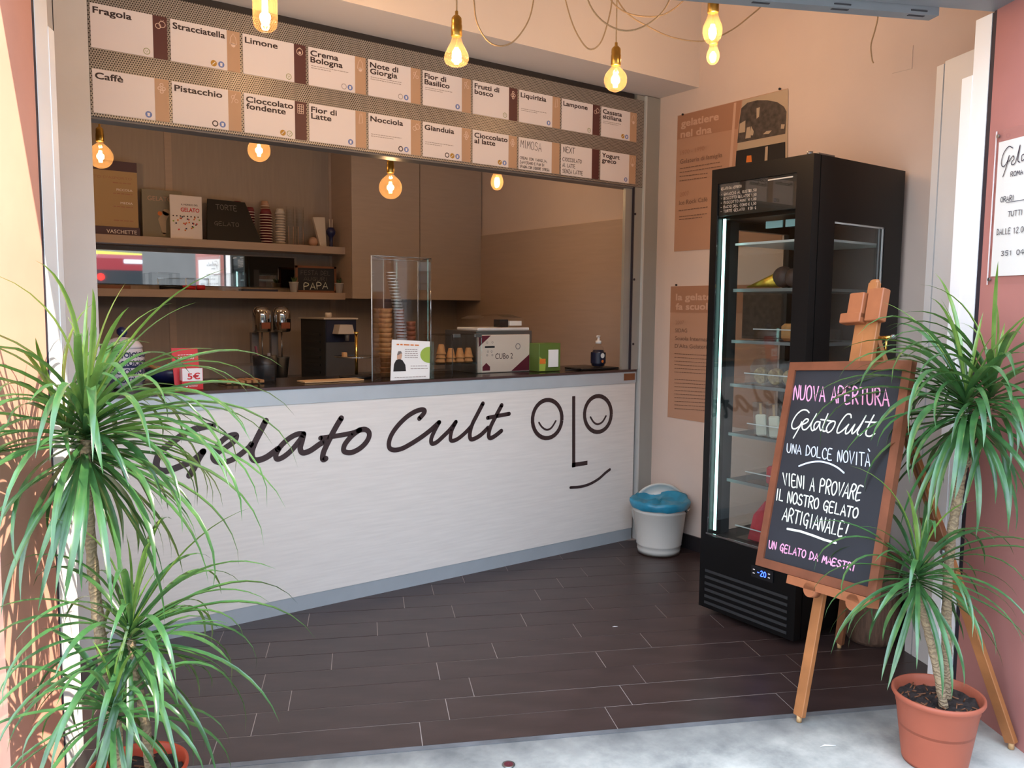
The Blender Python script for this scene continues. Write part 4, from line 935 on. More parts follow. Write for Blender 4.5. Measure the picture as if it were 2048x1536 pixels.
for dx, dz in ((.06, -.05), (.095, -.05), (.065, -.10), (.09, -.10), (.06, -.12), (.095, -.12)): disc(MB(), (x0+dx, yy-.0005, z1_+dz), .006, X_, Z_, 10, .004).build('button', 'grey_plastic', t)
disc(MB(), (x1-.085, yy-.0005, z1_-.075), .018, X_, Z_, 16, .013).build('dial', 'grey_plastic', t)
t = thing('clear_tray_cover', 'clear plastic cover over a white tray on top of the cream machine box', 'tray', (2.68, 3.9, 1.275))
MB().box((2.50, 3.80, 1.2745), (2.86, 4.02, 1.290), bev=.003).build('tray', 'white_plastic', t)
MB().slab([Vector((2.51, 3.81, 1.29)), Vector((2.85, 3.81, 1.29)), Vector((2.83, 3.83, 1.345)), Vector((2.76, 3.85, 1.365)), Vector((2.58, 3.85, 1.355)), Vector((2.52, 3.83, 1.34))], (0, .18, 0)).build('cover', 'acrylic', t)
MB().box((2.69, 3.86, 1.292), (2.75, 3.92, 1.335)).build('canister', 'black_plastic', t)
MB().box((2.755, 3.85, 1.30), (2.84, 3.93, 1.327)).build('box', 'white_plastic', t)
t = thing('napkin_pack', 'green napkin pack with a white paper front on the counter', 'napkin box', (2.9, 3.65, ZT))
MB().box((2.80, 3.625, ZT), (2.955, 3.72, 1.205), bev=.003).build('pack', 'green_pack', t)
MB().box((2.865, 3.620, ZT+.025), (2.935, 3.625, 1.168)).build('napkins', 'paper', t)
MB().slab([Vector((2.80, 3.62, ZT+.004)), Vector((2.84, 3.62, ZT+.004)), Vector((2.845, 3.62, 1.10)), Vector((2.80, 3.62, 1.13))], (0, .004, 0)).build('lime_print', 'lime', t)
MB().box((2.80, 3.617, 1.09), (2.84, 3.62, 1.118)).build('orange_print', 'orange_print', t)
t = thing('soap_bottle', 'clear pump bottle of dark soap with navy label and white pump', 'bottle', (3.275, 3.66, ZT+.012))
MB().lathe([(.030, 0), (.040, .006), (.044, .04), (.042, .08), (.030, .115), (.017, .128), (.016, .138)], 24).build('bottle', 'clear_glass', t, local=True)
MB().lathe([(.027, .002), (.037, .006), (.041, .04), (.039, .078), (.030, .10)], 24).build('liquid', 'navy_label', t, local=True)
MB().lathe([(.0455, .02), (.0455, .085)], 24, cap=False).build('label', 'navy_label', t, local=True)
disc(MB(), Vector((-.006, -.0462, .068)), .015, X_, Z_, 16).build('label_print', 'white_plastic', t, local=True)
disc(MB(), Vector((-.006, -.0462, .034)), .009, X_, Z_, 12).build('label_print', 'orange_print', t, local=True)
mb = MB(); mb.lathe([(.018, .138), (.018, .155), (.007, .157), (.007, .178), (.012, .18), (.012, .187), (.004, .188)], 18); mb.tube([(0, 0, .184), (-.02, -.012, .184), (-.03, -.018, .178)], .004, 6); mb.build('pump', 'white_plastic', t, local=True)
t = thing('black_tray', 'flat black plastic tray lying on the counter under the soap bottle', 'tray', (3.17, 3.62, ZT))
MB().box((3.08, 3.58, ZT), (3.372, 3.74, ZT+.010), bev=.002).build('tray', 'black_plastic', t)
solo(MB().tube([(2.96, 3.585, ZT+.006), (3.0, 3.58, ZT+.008), (3.07, 3.585, ZT+.008)], .007, 6, rr=[.003, .006, .006]), 'scoop_knife', 'black_plastic', 'black serving spatula lying beside the black tray', 'spatula')
solo(MB().box((1.42, 3.62, ZT), (1.72, 3.72, ZT+.006)), 'wood_board', 'wood_pale', 'thin pale wooden board lying on the counter before the cream machine', 'board')

# ---------------------------------------------------------------- glass fridge
FX0, FX1, FY0, FY1, FZ = 2.87, 3.547, 1.962, 2.475, 2.02
fr = thing('display_fridge', 'tall black glass-sided display fridge in the right corner', 'fridge', (3.2, 2.2, 0))
b = MB(); b.box((FX0+.05, FY0, .03), (FX1, FY1, .36)); b.build('base_unit', 'fridge_black', fr)
b = MB(); b.box((FX0+.05, FY0, 1.80), (FX1, FY1, FZ)); b.build('top_unit', 'fridge_black', fr)
for (x0, x1, y0, y1) in ((FX0+.05, 3.03, FY0, FY0+.035), (3.405, FX1, FY0, FY0+.035), (FX0+.05, FX0+.10, FY1-.03, FY1), (FX1-.05, FX1, FY1-.035, FY1)):
    MB().box((x0, y0, .36), (x1, y1, 1.80)).build('corner_post', 'fridge_black', fr)
MB().box((FX0+.10, FY1-.03, .36), (3.03, FY1, 1.80)).build('side_wall', 'fridge_dark', fr)
MB().box((3.405, FY1-.03, .36), (FX1-.05, FY1, 1.80)).build('side_wall', 'fridge_dark', fr)
MB().box((3.03, FY1-.03, 1.765), (3.405, FY1, 1.80)).build('side_header', 'fridge_black', fr)
MB().box((3.03, FY1-.014, .36), (3.405, FY1-.008, 1.765)).build('side_glass', 'fridge_glass', fr)
sg = MB().box((3.03, FY0+.008, .36), (3.405, FY0+.014, 1.765)).build('side_glass', 'fridge_glass', fr)
b = MB(); b.box((3.395, FY0+.003, .36), (3.402, FY0+.008, 1.765)); b.box((3.03, FY0+.003, 1.758), (3.405, FY0+.008, 1.765)); b.build('glass_seal', 'rail_white', fr)
MB().box((3.37, FY0+.003, .36), (3.374, FY0+.008, 1.765)).build('glass_seal', 'shelf_grey', fr)
MB().box((3.03, FY0, 1.765), (3.405, FY0+.035, 1.80)).build('side_header', 'fridge_black', fr)
MB().box((FX1-.012, FY0+.035, .36), (FX1-.002, FY1-.035, 1.80)).build('back_panel', 'fridge_dark', fr)
# door
dr = MB(); dr.box((FX0, FY0, .03), (FX0+.045, FY1, .372)); dr.box((FX0, FY0, 1.955), (FX0+.045, FY1, FZ)); dr.box((FX0, FY0, .372), (FX0+.045, FY0+.075, 1.955)); dr.box((FX0, FY1-.035, .372), (FX0+.045, FY1, 1.955))
dro = dr.build('door', 'fridge_black', fr)
MB().box((FX0+.012, FY0+.075, 1.815), (FX0+.03, FY1-.035, 1.955)).build('header_panel', 'photo_black', dro)
MB().box((FX0+.006, FY0+.075, .372), (FX0+.011, FY1-.035, 1.955)).build('door_glass', 'fridge_glass', dro)
for yy_ in (FY1-.044, FY1-.052): MB().box((FX0+.036, yy_, .39), (FX0+.043, yy_+.0028, 1.805)).build('led_strip', 'led_strip', fr)
MB().box((FX0+.050, FY0+.058, .39), (FX0+.058, FY0+.066, 1.79)).build('led_strip', 'led_strip', fr)
MB().box((FX0-.001, FY0+.075, .376), (FX0+.004, FY1-.030, .384)).build('door_strip', 'chrome', dro)
MB().box((FX0+.002, FY1-.037, .384), (FX0+.005, FY1-.033, 1.82)).build('door_strip', 'chrome', dro)
MB().box((FX0+.001, FY0+.095, 1.938), (FX0+.004, FY0+.215, 1.943)).build('door_strip', 'beige_plastic', dro)  # pale strip drawn in place of the white highlight on the glass
MB().box((2.93, FY0+.02, FZ), (3.04, FY0+.09, FZ+.012)).build('hinge', 'steel', fr)
MB().cyl((2.90, FY0+.04, FZ), (2.90, FY0+.04, FZ+.014), .012, n=12).build('hinge_pin', 'steel', fr)
for k in range(6):
    MB().box((FX0-.004, FY0+.035, .050+k*.030), (FX0+.001, FY1-.035, .062+k*.030)).build('louvre', 'fridge_dark', dro)
for z in (.06, .20): MB().cyl((2.98, FY0-.002, z+.02), (2.98, FY0+.001, z+.02), .006, n=10).build('screw', 'steel', fr)
ds = MB().box((FX0-.006, 2.070, .250), (FX0-.001, 2.182, .300)).build('thermostat', 'black_plastic', fr)
mb = MB()
def FH(y, z): return Vector((FX0-.0065, y, z))
NX = Vector((-1, 0, 0))
hand(mb, '-20', FH(2.150, .288), FH(2.105, .287), FH(2.105, .264), FH(2.150, .265), .0035, NX, rl, .05); mb.build('digits', 'display_blue', ds)
for y in (2.168, 2.090):
    for z in (.268, .284): MB().box((FX0-.0075, y-.005, z-.002), (FX0-.006, y+.005, z+.002)).build('key', 'card_white', ds)
mb = MB()
for i, (a, b_t) in enumerate((('GELATO DA ASPORTO', ''), ('- GHIACCIO AL GUSTO', '\u20ac1,50'), ('- BISCOTTO GELATO', '\u20ac 1,50'), ('- BISCOTTO MINI', '\u20ac 1,00'), ('- BACIO DEL CONO', '\u20ac 1,50'), ('- TORTE GELATO', '\u20ac 30-KG'))):
    z = 1.938-i*.0185-(.006 if i else 0); ye = 2.425-(.05+.0058*len(a)) if i else 2.315
    hand(mb, a, FH(2.425, z), FH(ye, z), FH(ye, z-.011), FH(2.425, z-.011), .0012, NX, rl, .1)
    if b_t: hand(mb, b_t, FH(2.275, z), FH(2.235, z), FH(2.235, z-.011), FH(2.275, z-.011), .0012, NX, rl, .1)
for v in mb.v: v.x = FX0+.0045
mb.build('price_list', 'cup_paper', dro)
for z in (1.495, 1.265, 1.067, .842, .628):
    sf = MB().box((FX0+.10, FY0+.045, z-.012), (FX1-.03, FY1-.06, z)).build('fridge_shelf', 'shelf_grey' , fr)
    MB().box((FX0+.096, FY0+.045, z-.012), (FX0+.100, FY1-.06, z+.002)).build('shelf_lip', 'shelf_grey', sf)
MB().box((FX0+.10, FY0+.045, 1.69), (FX1-.03, FY1-.06, 1.70)).build('fan_grille', 'rail_white', fr)
mb = MB(); mb.box((FX1-.02, FY0+.05, .42), (FX1-.014, FY0+.06, 1.78)); mb.build('led_strip', 'led_strip', fr)
MB().box((FX0+.11, FY0+.10, 1.755), (FX0+.115, FY0+.20, 1.785)).build('sticker', 'plate_teal', fr)
MB().box((FX0+.11, FY0+.215, 1.755), (FX0+.115, FY0+.30, 1.785)).build('sticker', 'plate_teal', fr)
# goods inside (each lies on its shelf)
def tray(y0, y1, z, h, lab):
    t = thing('clear_tray', lab, 'tray', (3.02, (y0+y1)/2, z), 0, 'clear trays in the fridge')
    m_ = MB(); x0, x1 = FX0+.105, 3.28
    m_.box((x0, y0, z), (x1, y1, z+.002)); m_.box((x0, y0, z), (x0+.002, y1, z+h)); m_.box((x1-.002, y0, z), (x1, y1, z+h)); m_.box((x0, y0, z), (x1, y0+.002, z+h)); m_.box((x0, y1-.002, z), (x1, y1, z+h))
    m_.build('tray', 'acrylic', t)
    m2 = MB(); m2.box((x0-.003, y0-.003, z+h-.004), (x0+.003, y1+.003, z+h)); m2.build('tray_rim', 'rail_white', t)
tray(2.06, 2.30, 1.266, .055, 'clear tray holding a sponge cake on the fridge shelf below the giant cone')
tray(2.06, 2.34, 1.068, .055, 'clear tray of bagged biscuits on the middle fridge shelf')
tray(2.06, 2.315, .843, .055, 'clear tray of wrapped ice lollies behind the blackboard edge')
tray(2.10, 2.315, .629, .05, 'small clear tray on the second lowest fridge shelf')
tray(2.10, 2.36, .362, .06, 'clear tray with red bags at the bottom of the fridge')
t = thing('giant_cone', 'large chocolate cone in gold foil lying on the upper fridge shelf', 'ice cream cone', (3.05, 2.2, 1.497))
cm = Matrix.Translation((3.0, 2.365, 1.505)) @ Matrix.Rotation(math.radians(80), 4, 'X')
MB().lathe([(.002, 0), (.034, .17)], 20, m=cm).build('foil_cone', 'gold_foil', t)
mb = MB(); mb.sphere((3.0, 2.175, 1.545), .046, 16); mb.sphere((3.0, 2.12, 1.54), .042, 16); mb.build('chocolate_top', 'choc', t)
solo(MB().box((3.02, 2.09, 1.270), (3.16, 2.20, 1.345), bev=.012), 'sponge_cake', 'cone_wafer', 'golden sponge cake slab in the clear tray below the giant cone', 'cake')
for i, y in enumerate((2.275, 2.20, 2.123)):
    t = thing('bagged_biscuit', ('leftmost', 'middle', 'rightmost')[i]+' of the three bagged biscuit sandwiches in the fridge tray', 'biscuit', (3.01, y, 1.071), 0, 'bagged biscuits')
    m_ = Matrix.Translation((3.01, y, 1.113)) @ Matrix.Rotation(math.radians(80), 4, 'Y')
    MB().lathe([(.030, -.018), (.036, -.012), (.036, -.005), (.033, 0), (.036, .005), (.036, .012), (.030, .018)], 20, m=m_).build('biscuit', 'biscuit', t)
    MB().slab([Vector((2.985, y+.042, 1.072)), Vector((2.985, y-.042, 1.072)), Vector((2.985, y-.038, 1.155)), Vector((2.985, y-.02, 1.190)), Vector((2.985, y+.025, 1.185)), Vector((2.985, y+.045, 1.15))], (.05, 0, 0)).build('bag', 'bag_plastic', t)
for i, y in enumerate((2.255, 2.185, 2.115)):
    t = thing('wrapped_lolly', ('leftmost', 'middle', 'rightmost')[i]+' of the three white ice lollies on sticks in the fridge tray', 'ice lolly', (3.0, y, .846), 0, 'ice lollies')
    m_ = Matrix.Translation((3.0, y, .846)) @ Matrix.Rotation(math.radians(-6), 4, 'X')
    MB().box((-.011, -.027, .0), (.011, .027, .095), m=m_, bev=.006).build('lolly', 'lolly', t)
    MB().box((-.002, -.006, .095), (.002, .006, .145), m=m_, bev=0).build('stick', 'wood_pale', t)
    MB().box((-.014, -.032, .0), (.014, .032, .15), m=m_).build('wrapper', 'bag_plastic', t)
solo(MB().box((2.99, 2.12, .632), (3.1, 2.225, .715), bev=.01), 'small_red_pack', 'bag_red', 'small red pack standing in the tray on the second lowest shelf', 'pack')
solo(MB().slab([Vector((2.99, 2.305, .366)), Vector((2.99, 2.12, .366)), Vector((3.02, 2.12, .54)), Vector((3.02, 2.24, .55)), Vector((3.0, 2.285, .48))], (.06, 0, 0)), 'red_bag', 'bag_red', 'red frozen fruit bag in the tray at the bottom of the fridge', 'bag')

# ---------------------------------------------------------------- posters on the right wall
PX_ = XR-.0035
def wp(x, y, l=0.0): return P(x, y, 'X', PX_-l)
t = thing('wall_poster', 'large tan poster headed gelatiere nel dna with old photographs, above the fridge', 'poster', (XR, 3.0, 1.74))
MB().box((PX_, 2.621, 1.741), (XR, 3.362, 2.518)).build('sheet', 'poster_tan', t)
def pq(pts, l): return [wp(x, y, l) for x, y in pts]
cz = lambda x, y: (1320+x/4.518, 180+y/4.518)
MB().poly(pq([cz(162, 238), cz(738, 92), cz(700, 350), cz(155, 450)], .001)).build('header_band', 'poster_head', t)
MB().poly(pq([cz(745, 92), cz(1158, -12), cz(1150, 700), cz(680, 700)], .001)).build('photo_area', 'photo_beige', t)
MB().poly(pq([cz(668, 118), cz(690, 112), cz(650, 690), cz(625, 695)], .0015)).build('pale_stripe', 'poster_pale', t)
arch = [cz(698, 480), cz(715, 300), cz(735, 165), cz(790, 115), cz(880, 92), cz(970, 92), cz(1060, 110), cz(1120, 150), cz(1143, 195), cz(1132, 395)]
MB().poly(pq(arch, .002)).build('arch_photo', 'photo_dark', t)
for pts in ([cz(712, 390), cz(720, 305), cz(772, 275), cz(768, 380)], [cz(770, 440), cz(785, 340), cz(815, 330), cz(820, 430)], [cz(815, 410), cz(822, 325), cz(848, 375), cz(840, 410)], [cz(872, 260), cz(872, 165), cz(902, 155), cz(895, 240)], [cz(930, 400), cz(960, 372), cz(1010, 365), cz(985, 395)], [cz(1090, 350), cz(1095, 310), cz(1128, 310), cz(1120, 350)]):
    MB().poly(pq(pts, .003)).build('photo_figure', 'photo_beige', t)
MB().poly(pq([cz(690, 550), cz(1132, 468), cz(1132, 700), cz(680, 700)], .002)).build('lower_photo', 'photo_black', t)
MB().poly(pq([cz(778, 655), cz(785, 595), cz(825, 590), cz(830, 650)], .003)).build('photo_face', 'orange_print', t)
MB().poly(pq([cz(945, 640), cz(952, 515), cz(975, 508), cz(970, 635)], .003)).build('photo_figure', 'photo_beige', t)
def wtxt(mb, s, a, b, hpx, bold=0, l=.003):
    A_, B_ = wp(*a, l), wp(*b, l); txt(mb, s, A_, B_, Z_, hpx*depth(A_)/F_PX, bold)
for a_ in (('gelatiere', cz(192, 335), cz(528, 268)), ('nel dna', cz(188, 432), cz(465, 385))): mb = MB(); wtxt(mb, *a_, 14, .05); mb.build('title', 'poster_pale', t)
mb = MB(); wtxt(mb, 'Gelateria di famiglia', cz(182, 668), cz(562, 605), 9); wtxt(mb, 'Ice Rock Caf\u00e9', cz(172, 1040), cz(428, 1005), 9)
mb.build('lettering', 'ink_soft', t); mb = MB()
for i, (a, b) in enumerate((((180, 715), (540, 655)), ((178, 750), (560, 690)), ((178, 785), (430, 755)), ((176, 825), (430, 790)), ((168, 1095), (430, 1060)), ((172, 1150), (425, 1120)), ((172, 1175), (380, 1152)))):
    dashes(mb, wp(*cz(*a), .003), wp(*cz(*b), .003), Z_, .0042, rl)
mb.build('small_print', 'ink_soft', t)
mb = MB(); wtxt(mb, '1970 - 1990', cz(185, 590), cz(400, 545), 9); wtxt(mb, '2007', cz(180, 965), cz(260, 950), 9); mb.build('dates', 'poster_head', t)
for q in ((1366, 229), (1560, 178)): p = wp(*q, .004); MB().cyl(p, p-X_*.006, .006, n=8).build('pin', 'black_plastic', t)
t = thing('wall_poster', 'lower tan poster headed la gelateria fa scuola, left of the fridge', 'poster', (XR, 2.9, .72))
MB().box((PX_, 2.621, .76), (XR, 3.378, 1.538)).build('sheet', 'poster_tan', t)
MB().box((PX_-.001, 2.621, 1.385), (PX_, 3.378, 1.538)).build('header_band', 'poster_head', t)
c2 = lambda x, y: (1320+x/4.517, 560+y/4.517)
for a_ in (('la gelateria', c2(145, 182), c2(145+430, 178)), ('fa scuola', c2(143, 268), c2(143+330, 266))): mb = MB(); wtxt(mb, *a_, 13, .05); mb.build('title', 'poster_pale', t)
mb = MB(); wtxt(mb, 'SIDAG', c2(137, 472), c2(245, 474), 8); wtxt(mb, 'Scuola Internazionale', c2(135, 542), c2(135+420, 560), 8); wtxt(mb, "D'Alta Gelateria", c2(133, 612), c2(133+310, 622), 8)
mb.build('lettering', 'ink_soft', t); mb = MB()
for i in range(16):
    if i == 6: continue
    y = 668+i*33; dashes(mb, wp(*c2(130, y), .003), wp(*c2(520 - (i % 4)*20, y+22), .003), Z_, .0034, rl)
mb.build('small_print', 'ink_soft', t)
mb = MB(); wtxt(mb, '2007', c2(140, 400), c2(215, 400), 8); mb.build('dates', 'poster_head', t)
p = wp(1353, 570, .004); MB().cyl(p, p-X_*.006, .006, n=8).build('pin', 'black_plastic', t)
MB().box((PX_-.002, 2.5, 1.25), (PX_-.001, 2.85, 1.50)).build('photo_print', 'photo_dark', t)

# sign behind clear acrylic on the right pillar
t = thing('hours_sign', 'white opening hours sign behind a screwed clear plate on the pink pillar', 'sign', W(2.055, 2.25, 1.5))
def sq(v, z, off=0.0085):
    k = .89988/(1-.04978*v); v2 = v*k; return W(2.105-.1023*(2.5-v2)-off, v2, 1.4+(z-1.4)*k)
def sslab(v0, v1, z0, z1, o0, o1): return MB().slab([sq(v0, z0, o0), sq(v1, z0, o0), sq(v1, z1, o0), sq(v0, z1, o0)], -UV_U*(o1-o0))
MB().quad(sq(2.403, 1.493, .0075), sq(2.085, 1.493, .0075), sq(2.085, 1.992, .0075), sq(2.403, 1.992, .0075)).build('clear_plate', 'clear_glass', t)
sslab(2.10, 2.392, 1.520, 1.955, .002, .0045).build('paper', 'paper', t)
sslab(2.4010, 2.4035, 1.493, 1.992, .005, .0085).build('plate_edge', 'card_white', t)
for z in (1.975, 1.51): c_ = sq(2.392, z, .007); MB().cyl(c_, c_-UV_U*.005, .006, n=10).build('screw', 'steel', t)
NU = -UV_U
mb = MB()
script = [([(2.328, 1.925), (2.345, 1.933), (2.365, 1.915), (2.372, 1.885), (2.362, 1.872), (2.348, 1.885), (2.340, 1.905), (2.350, 1.87), (2.362, 1.84)], .003),
          ([(2.340, 1.885), (2.325, 1.900), (2.320, 1.890), (2.330, 1.880), (2.325, 1.872), (2.312, 1.880), (2.298, 1.93), (2.304, 1.885), (2.295, 1.875)], .003),
          ([(2.275, 1.897), (2.288, 1.895), (2.288, 1.878), (2.276, 1.883), (2.270, 1.895), (2.268, 1.878), (2.255, 1.885), (2.245, 1.925), (2.250, 1.885), (2.232, 1.880), (2.225, 1.898), (2.218, 1.880), (2.228, 1.878)], .003)]
for pts, w_ in script: mb.ribbon(smoothline([sq(v, z) for v, z in pts], 4), w_, NU)
def shand(s, v0, v1, z, h, w_=.0022): hand(mb, s, sq(v0, z), sq(v1, z), sq(v1, z-h), sq(v0, z-h), w_, NU, rl, .1)
shand('ROMA', 2.33, 2.28, 1.850, .014); shand('ORARI', 2.365, 2.31, 1.775, .016); shand('TUTTI I GIORNI', 2.33, 2.17, 1.725, .016); shand('DALLE 12.00 ALLE 23.00', 2.372, 2.13, 1.672, .018)
shand('351 0490', 2.348, 2.22, 1.600, .015); mb.ribbon([sq(2.34, 1.755), sq(2.25, 1.755)], .002, NU)
mb.build('handwriting', 'navy_label', t)

# ---------------------------------------------------------------- bin
t = thing('enamel_bin', 'white enamel bucket bin with blue bag in the corner left of the fridge', 'bin', (3.395, 3.24, 0))
MB().lathe([(.001, .006), (.118, .006), (.120, 0), (.122, .02), (.1245, .024), (.1235, .03), (.1265, .05), (.130, .054), (.129, .06), (.150, .245), (.1545, .250), (.1530, .256), (.1560, .275), (.1590, .280), (.158, .29), (.160, .305), (.156, .305), (.120, .03)], 48).build('bucket', 'bin_enamel', t, local=True)
mb = MB(); n = 48; prof = []
vs = []; fs = []
for k, (r_, z) in enumerate(((.163, .270), (.168, .282), (.172, .300), (.168, .316), (.150, .314), (.130, .304), (.08, .298), (.02, .300))):
    for j in range(n):
        a = 2*pi*j/n; wv = math.sin(a*7+k)*.003+math.sin(a*13)*.002; dz = (.020*max(0, math.cos(a-.3))**3 if k < 5 else 0)+(.012*math.sin(3*a) if k > 4 else 0)
        vs.append(((r_+wv)*math.cos(a), (r_+wv)*math.sin(a), z+wv+dz+(R.uniform(-.004, .004) if k > 3 else 0)))
for k in range(7):
    for j in range(n): fs.append((k*n+j, k*n+(j+1) % n, (k+1)*n+(j+1) % n, (k+1)*n+j))
fs.append(tuple(7*n+j for j in range(n)))
mb.add(vs, fs, True); mb.build('bag', 'bin_bag', t, local=True)
lm = Matrix.Translation((.105, .10, .215)) @ Matrix.Rotation(math.radians(-36), 4, 'Z') @ Matrix.Rotation(math.radians(-80), 4, 'X')
MB().lathe([(.001, 0), (.10, .002), (.105, .010), (.145, .010), (.152, .004), (.165, 0), (.168, .006), (.150, .014), (.10, .018), (.001, .016)], 44, m=lm).build('lid', 'bin_enamel', t, local=True)
MB().tube([(.055, -.150, .262), (.075, -.150, .266), (.1, -.14, .268), (.125, -.125, .27), (.15, -.08, .27)], .0035, 6).build('handle', 'chrome', t, local=True)
MB().sphere((.06, -.150, .262), .008, 10).build('handle_knob', 'black_plastic', t, local=True)

# ---------------------------------------------------------------- tree-stump stool
t = thing('stump_stool', 'round brown tree-stump stool in the shadow behind the easel', 'stool', (3.23, 1.835, 0))
MB().lathe([(.09, 0), (.103, .02), (.112, .08), (.114, .30), (.110, .36), (.104, .372)], 36).build('stump', 'bark_stump', t, local=True)
MB().lathe([(.102, .372), (.09, .376), (.001, .377)], 36, cap=False).build('cut_top', 'wood_dark', t, local=True)

# ---------------------------------------------------------------- easel and blackboard
E1 = Vector((-.1553, -.9848, .0772)).normalized(); E2 = Vector((-.2519, .0018, -.9678)); E2 = (E2-E1*E2.dot(E1)).normalized(); EN = E1.cross(E2).normalized()
if EN.x > 0: EN = -EN     # faces the camera side
BD = 3.05/2.7
BO = EYE + (Vector((2.326, 1.647, 1.230))-EYE)*BD
BW, BH = .457*BD, .675*BD
bo = thing('blackboard', 'wood framed blackboard with pink and white chalk writing standing on the easel', 'blackboard', BO+E1*BW/2+E2*BH)
OUT = EN
def bp(a, b, o=0.0): return BO + E1*a + E2*b + OUT*o
FWD = .031
mb = MB(); mb.slab([bp(FWD*.6, FWD*.6, -.018), bp(BW-FWD*.6, FWD*.6, -.018), bp(BW-FWD*.6, BH-FWD*.6, -.018), bp(FWD*.6, BH-FWD*.6, -.018)], OUT*.012); mb.build('slate', 'chalkboard', bo)
for a, b_, c, d in (((0, 0), (BW, 0), (BW-FWD, FWD), (FWD, FWD)), ((BW, 0), (BW, BH), (BW-FWD, BH-FWD), (BW-FWD, FWD)), ((BW, BH), (0, BH), (FWD, BH-FWD), (BW-FWD, BH-FWD)), ((0, BH), (0, 0), (FWD, FWD), (FWD, BH-FWD))):
    MB().slab([bp(*a, -.022), bp(*b_, -.022), bp(*c, -.022), bp(*d, -.022)], OUT*.024).build('frame_rail', 'wood_orange', bo)
def bpx(x, y): return PP(x, y, bp(0, 0, -.0052), OUT)
mb = MB(); q = [bpx(1589.7, 771), bpx(1777, 778), bpx(1778, 812), bpx(1587, 799)]; hand(mb, 'NUOVA APERTURA', *q, .0055, OUT, rl); mb.build('chalk_writing', 'chalk_pink', bo, label='pink chalk words NUOVA APERTURA'); mb = MB()
q = [bpx(1539, 1081), bpx(1711, 1129), bpx(1708, 1142), bpx(1537, 1096)]; hand(mb, 'UN GELATO DA MAESTRI', *q, .0046, OUT, rl); mb.build('chalk_writing', 'chalk_pink', bo, label='pink chalk words UN GELATO DA MAESTRI')
mb = MB(); q = [bpx(1575, 887), bpx(1741, 908), bpx(1740, 934), bpx(1573.5, 904)]; hand(mb, 'UNA DOLCE NOVIT\u00c0', *q, .0042, OUT, rl)
arc = [bpx(1500+x/4.954, 880+y/4.954) for x, y in ((485, 258), (580, 225), (690, 213), (790, 235), (870, 275), (930, 325))]; MB().ribbon(smoothline(arc, 5), .006, OUT).build('chalk_line', 'chalk_blue', bo); mb.build('chalk_writing', 'chalk_blue', bo, label='pale blue chalk writing')
mb = MB()
for s_, q in (('VIENI A PROVARE', ((1565.6, 945.6), (1728, 973), (1720, 1001), (1566.6, 969))), ('IL NOSTRO GELATO', ((1553.5, 977), (1718, 1017), (1714, 1037), (1551.5, 999))), ('ARTIGIANALE!', ((1568.6, 1015), (1700, 1047.5), (1694, 1076), (1564.6, 1039.5)))):
    hand(MB(), s_, *[bpx(*k) for k in q], .0050, OUT, rl).build('chalk_writing', 'chalk_white', bo, label='white chalk words '+s_)
und = [bpx(1500+x/4.954, 880+y/4.954) for x, y in ((370, 880), (500, 905), (620, 945), (740, 990), (850, 1020))]; MB().ribbon(und, .0078, OUT).build('chalk_line', 'chalk_white', bo)
GC = [[(470,770),(430,730),(360,730),(280,790),(220,880),(190,960),(200,1020),(250,1030),(320,980),(350,920)], [(350,920),(340,960),(290,1050),(215,1180)], [(370,960),(430,930),(460,890),(430,870),(380,910),(355,980),(370,1040),(420,1040),(480,980)],
      [(480,980),(540,880),(590,790)], [(590,790),(540,890),(500,990),(520,1060),(560,1040)], [(640,920),(590,920),(550,980),(560,1050),(610,1000),(650,920)], [(650,920),(640,1000),(660,1060),(700,1010)], [(775,790),(730,900),(690,1010),(700,1070),(760,1060)], [(660,880),(850,910)],
      [(850,910),(790,950),(750,1030),(770,1090),(830,1060),(880,980),(890,920),(850,905)], [(1150,850),(1140,800),(1080,800),(1010,880),(950,980),(920,1070),(940,1100),(1010,1060),(1110,960)], [(1110,960),(1070,1030),(1060,1110),(1110,1090),(1180,1000),(1210,960)], [(1210,960),(1170,1050),(1165,1110),(1210,1080),(1300,970),(1390,820)],
      [(1390,820),(1300,990),(1250,1090),(1280,1140),(1330,1100)], [(1520,810),(1450,940),(1390,1080),(1400,1140),(1460,1150),(1530,1110)], [(1380,920),(1590,930)]]
for st in GC: mb.ribbon(smoothline([bpx(1560+x/8.083, 730+y/8.083) for x, y in st], 4), .0052, OUT)
mb.build('chalk_writing', 'chalk_white', bo, label='white chalk script words Gelato Cult')

ea = thing('easel', 'orange-brown wooden tripod easel carrying the blackboard in front of the fridge', 'easel', (2.7, 1.5, 0))
FA, FB, FC = Vector((2.365, 1.582, 0)), Vector((2.78, 1.084, 0)), Vector((3.039, 1.859, 0))
def beam(a, b, w_, d_, side, name, m, parent=ea):
    """square bar from a to b; side = direction of width"""
    a, b = Vector(a), Vector(b); az = (b-a).normalized(); ax = (Vector(side)-az*Vector(side).dot(az)).normalized(); ay = az.cross(ax)
    return MB().fbox(a, ax, ay, az, (-w_/2, -d_/2, 0), (w_/2, d_/2, (b-a).length), bev=.002).build(name, m, parent)
TOP = PP(1744, 610, FA+Vector((0, 0, 0)), Vector((FA-FC).normalized().to_2d().to_3d())) if False else None
up_ = -E2
off = -OUT*.022-OUT*.024
mast0 = FA
